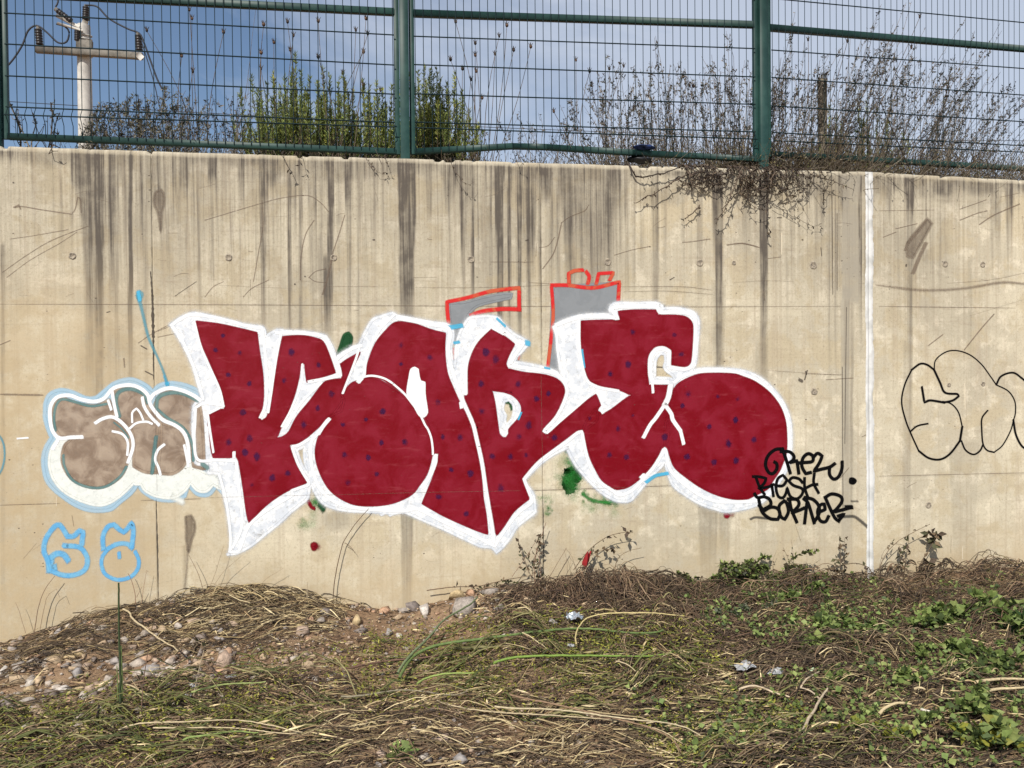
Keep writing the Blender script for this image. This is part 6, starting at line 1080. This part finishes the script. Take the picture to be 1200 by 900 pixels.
# ------------------------------------------------------------------ litter
def scrap(name, label, cat, px, py, w, h, mat, seed, tilt=0, upw=.25, thin=.12):
    r = np.random.default_rng(seed); p = gp(px, py); sc = ((p-EYEP)@_F)/F_PX; n = 9; u, v = np.meshgrid(np.linspace(-1, 1, n), np.linspace(-1, 1, n), indexing='ij'); rr = np.hypot(u, v)
    xx = u*w*.5*sc*(1+.18*np.sin(v*5+seed)); yy = v*h*.6*sc*(1+.2*np.sin(u*4+seed)); zz = h*sc*upw*(fbm(u*2.4+seed, v*2.4+9, seed, 3)*2)
    c, s = math.cos(tilt), math.sin(tilt); X_ = xx*c-yy*s; Y_ = xx*s+yy*c; i = np.arange(n*n).reshape(n, n); F = np.stack([i[:-1, :-1], i[1:, :-1], i[1:, 1:], i[:-1, 1:]], -1).reshape(-1, 4)
    V = np.stack([X_, Y_-zz*.4, zz], -1).reshape(-1, 3); V2 = V-[0, 0, .0015]; F2 = F[:, ::-1]+n*n
    rim = np.concatenate([i[0, :], i[1:, -1], i[-1, -2::-1], i[-2:0:-1, 0]]); R_ = np.stack([rim, np.roll(rim, -1), np.roll(rim, -1)+n*n, rim+n*n], 1)
    o = obj(name, mesh_np(name, np.vstack([V, V2]), np.concatenate([F, F2, R_])), M[mat], label=label, category=cat); o.location = (p[0], min(p[1], -.05), float(gz(p[0], p[1]))+.022); return o
scrap('foil_wrapper', 'crumpled silver blue foil wrapper on the slope right of the rubble', 'wrapper', 672, 735, 17, 16, 'foil', 1, .7, .6)
scrap('paper_scrap', 'small white paper scrap standing in the litter near the reed', 'paper', 228, 814, 9, 12, 'film', 2, .3, .7)
scrap('paper_scrap', 'thin flat white scrap left of the standing paper scrap', 'paper', 216, 822, 16, 6, 'film', 3, .1, .3)
scrap('paper_scrap', 'white paper scrap below the orange stone', 'paper', 272, 803, 12, 9, 'film', 4, .4, .5)
scrap('plastic_film', 'torn clear plastic film in the right hand litter', 'plastic film', 870, 791, 24, 14, 'film', 5, .2, .5)
scrap('plastic_film', 'smaller white plastic strip right of the torn film', 'plastic film', 909, 797, 17, 12, 'film', 6, -.6, .5)
scrap('white_chip', 'white chip on the ground right of the green stalks', 'chip', 669, 764, 8, 7, 'film', 7, .3, .5)
p = wp(685, 656, -.10); a = np.linspace(0, 1, 7); U_, V_ = np.meshgrid(a, a, indexing='ij'); XX = (U_-.5)*(.050*(1-.6*np.abs(V_-.35))+.008*np.sin(V_*19))+.02*V_+.02*(1-V_)*0+V_*.012; ZZ = (V_-.5)*.10+.012*np.sin(U_*9); YY = .012*np.sin(U_*7+V_*3); i = np.arange(49).reshape(7, 7); F = np.stack([i[:-1, :-1], i[1:, :-1], i[1:, 1:], i[:-1, 1:]], -1).reshape(-1, 4); Vc = np.stack([XX, YY, ZZ], -1).reshape(-1, 3)
rim = np.concatenate([i[0, :], i[1:, -1], i[-1, -2::-1], i[-2:0:-1, 0]]); RR = np.stack([rim, np.roll(rim, -1), np.roll(rim, -1)+49, rim+49], 1)
o = obj('red_cloth', mesh_np('red_cloth', np.vstack([Vc, Vc+[0, .002, 0]]), np.concatenate([F, F[:, ::-1]+49, RR])), M['red_cloth'], label='small red cloth scrap caught on the bramble beside the wall seam', category='cloth'); o.location = p
p = gp(953, 797); V, F = ICO1; o = obj('green_disc', mesh_np('plastic_lid', V*[.022, .010, .030], F, smooth=True), M['lid'], label='pale green oval plastic lid standing in the litter', category='lid'); o.location = (p[0], p[1], float(gz(p[0], p[1]))+.035)
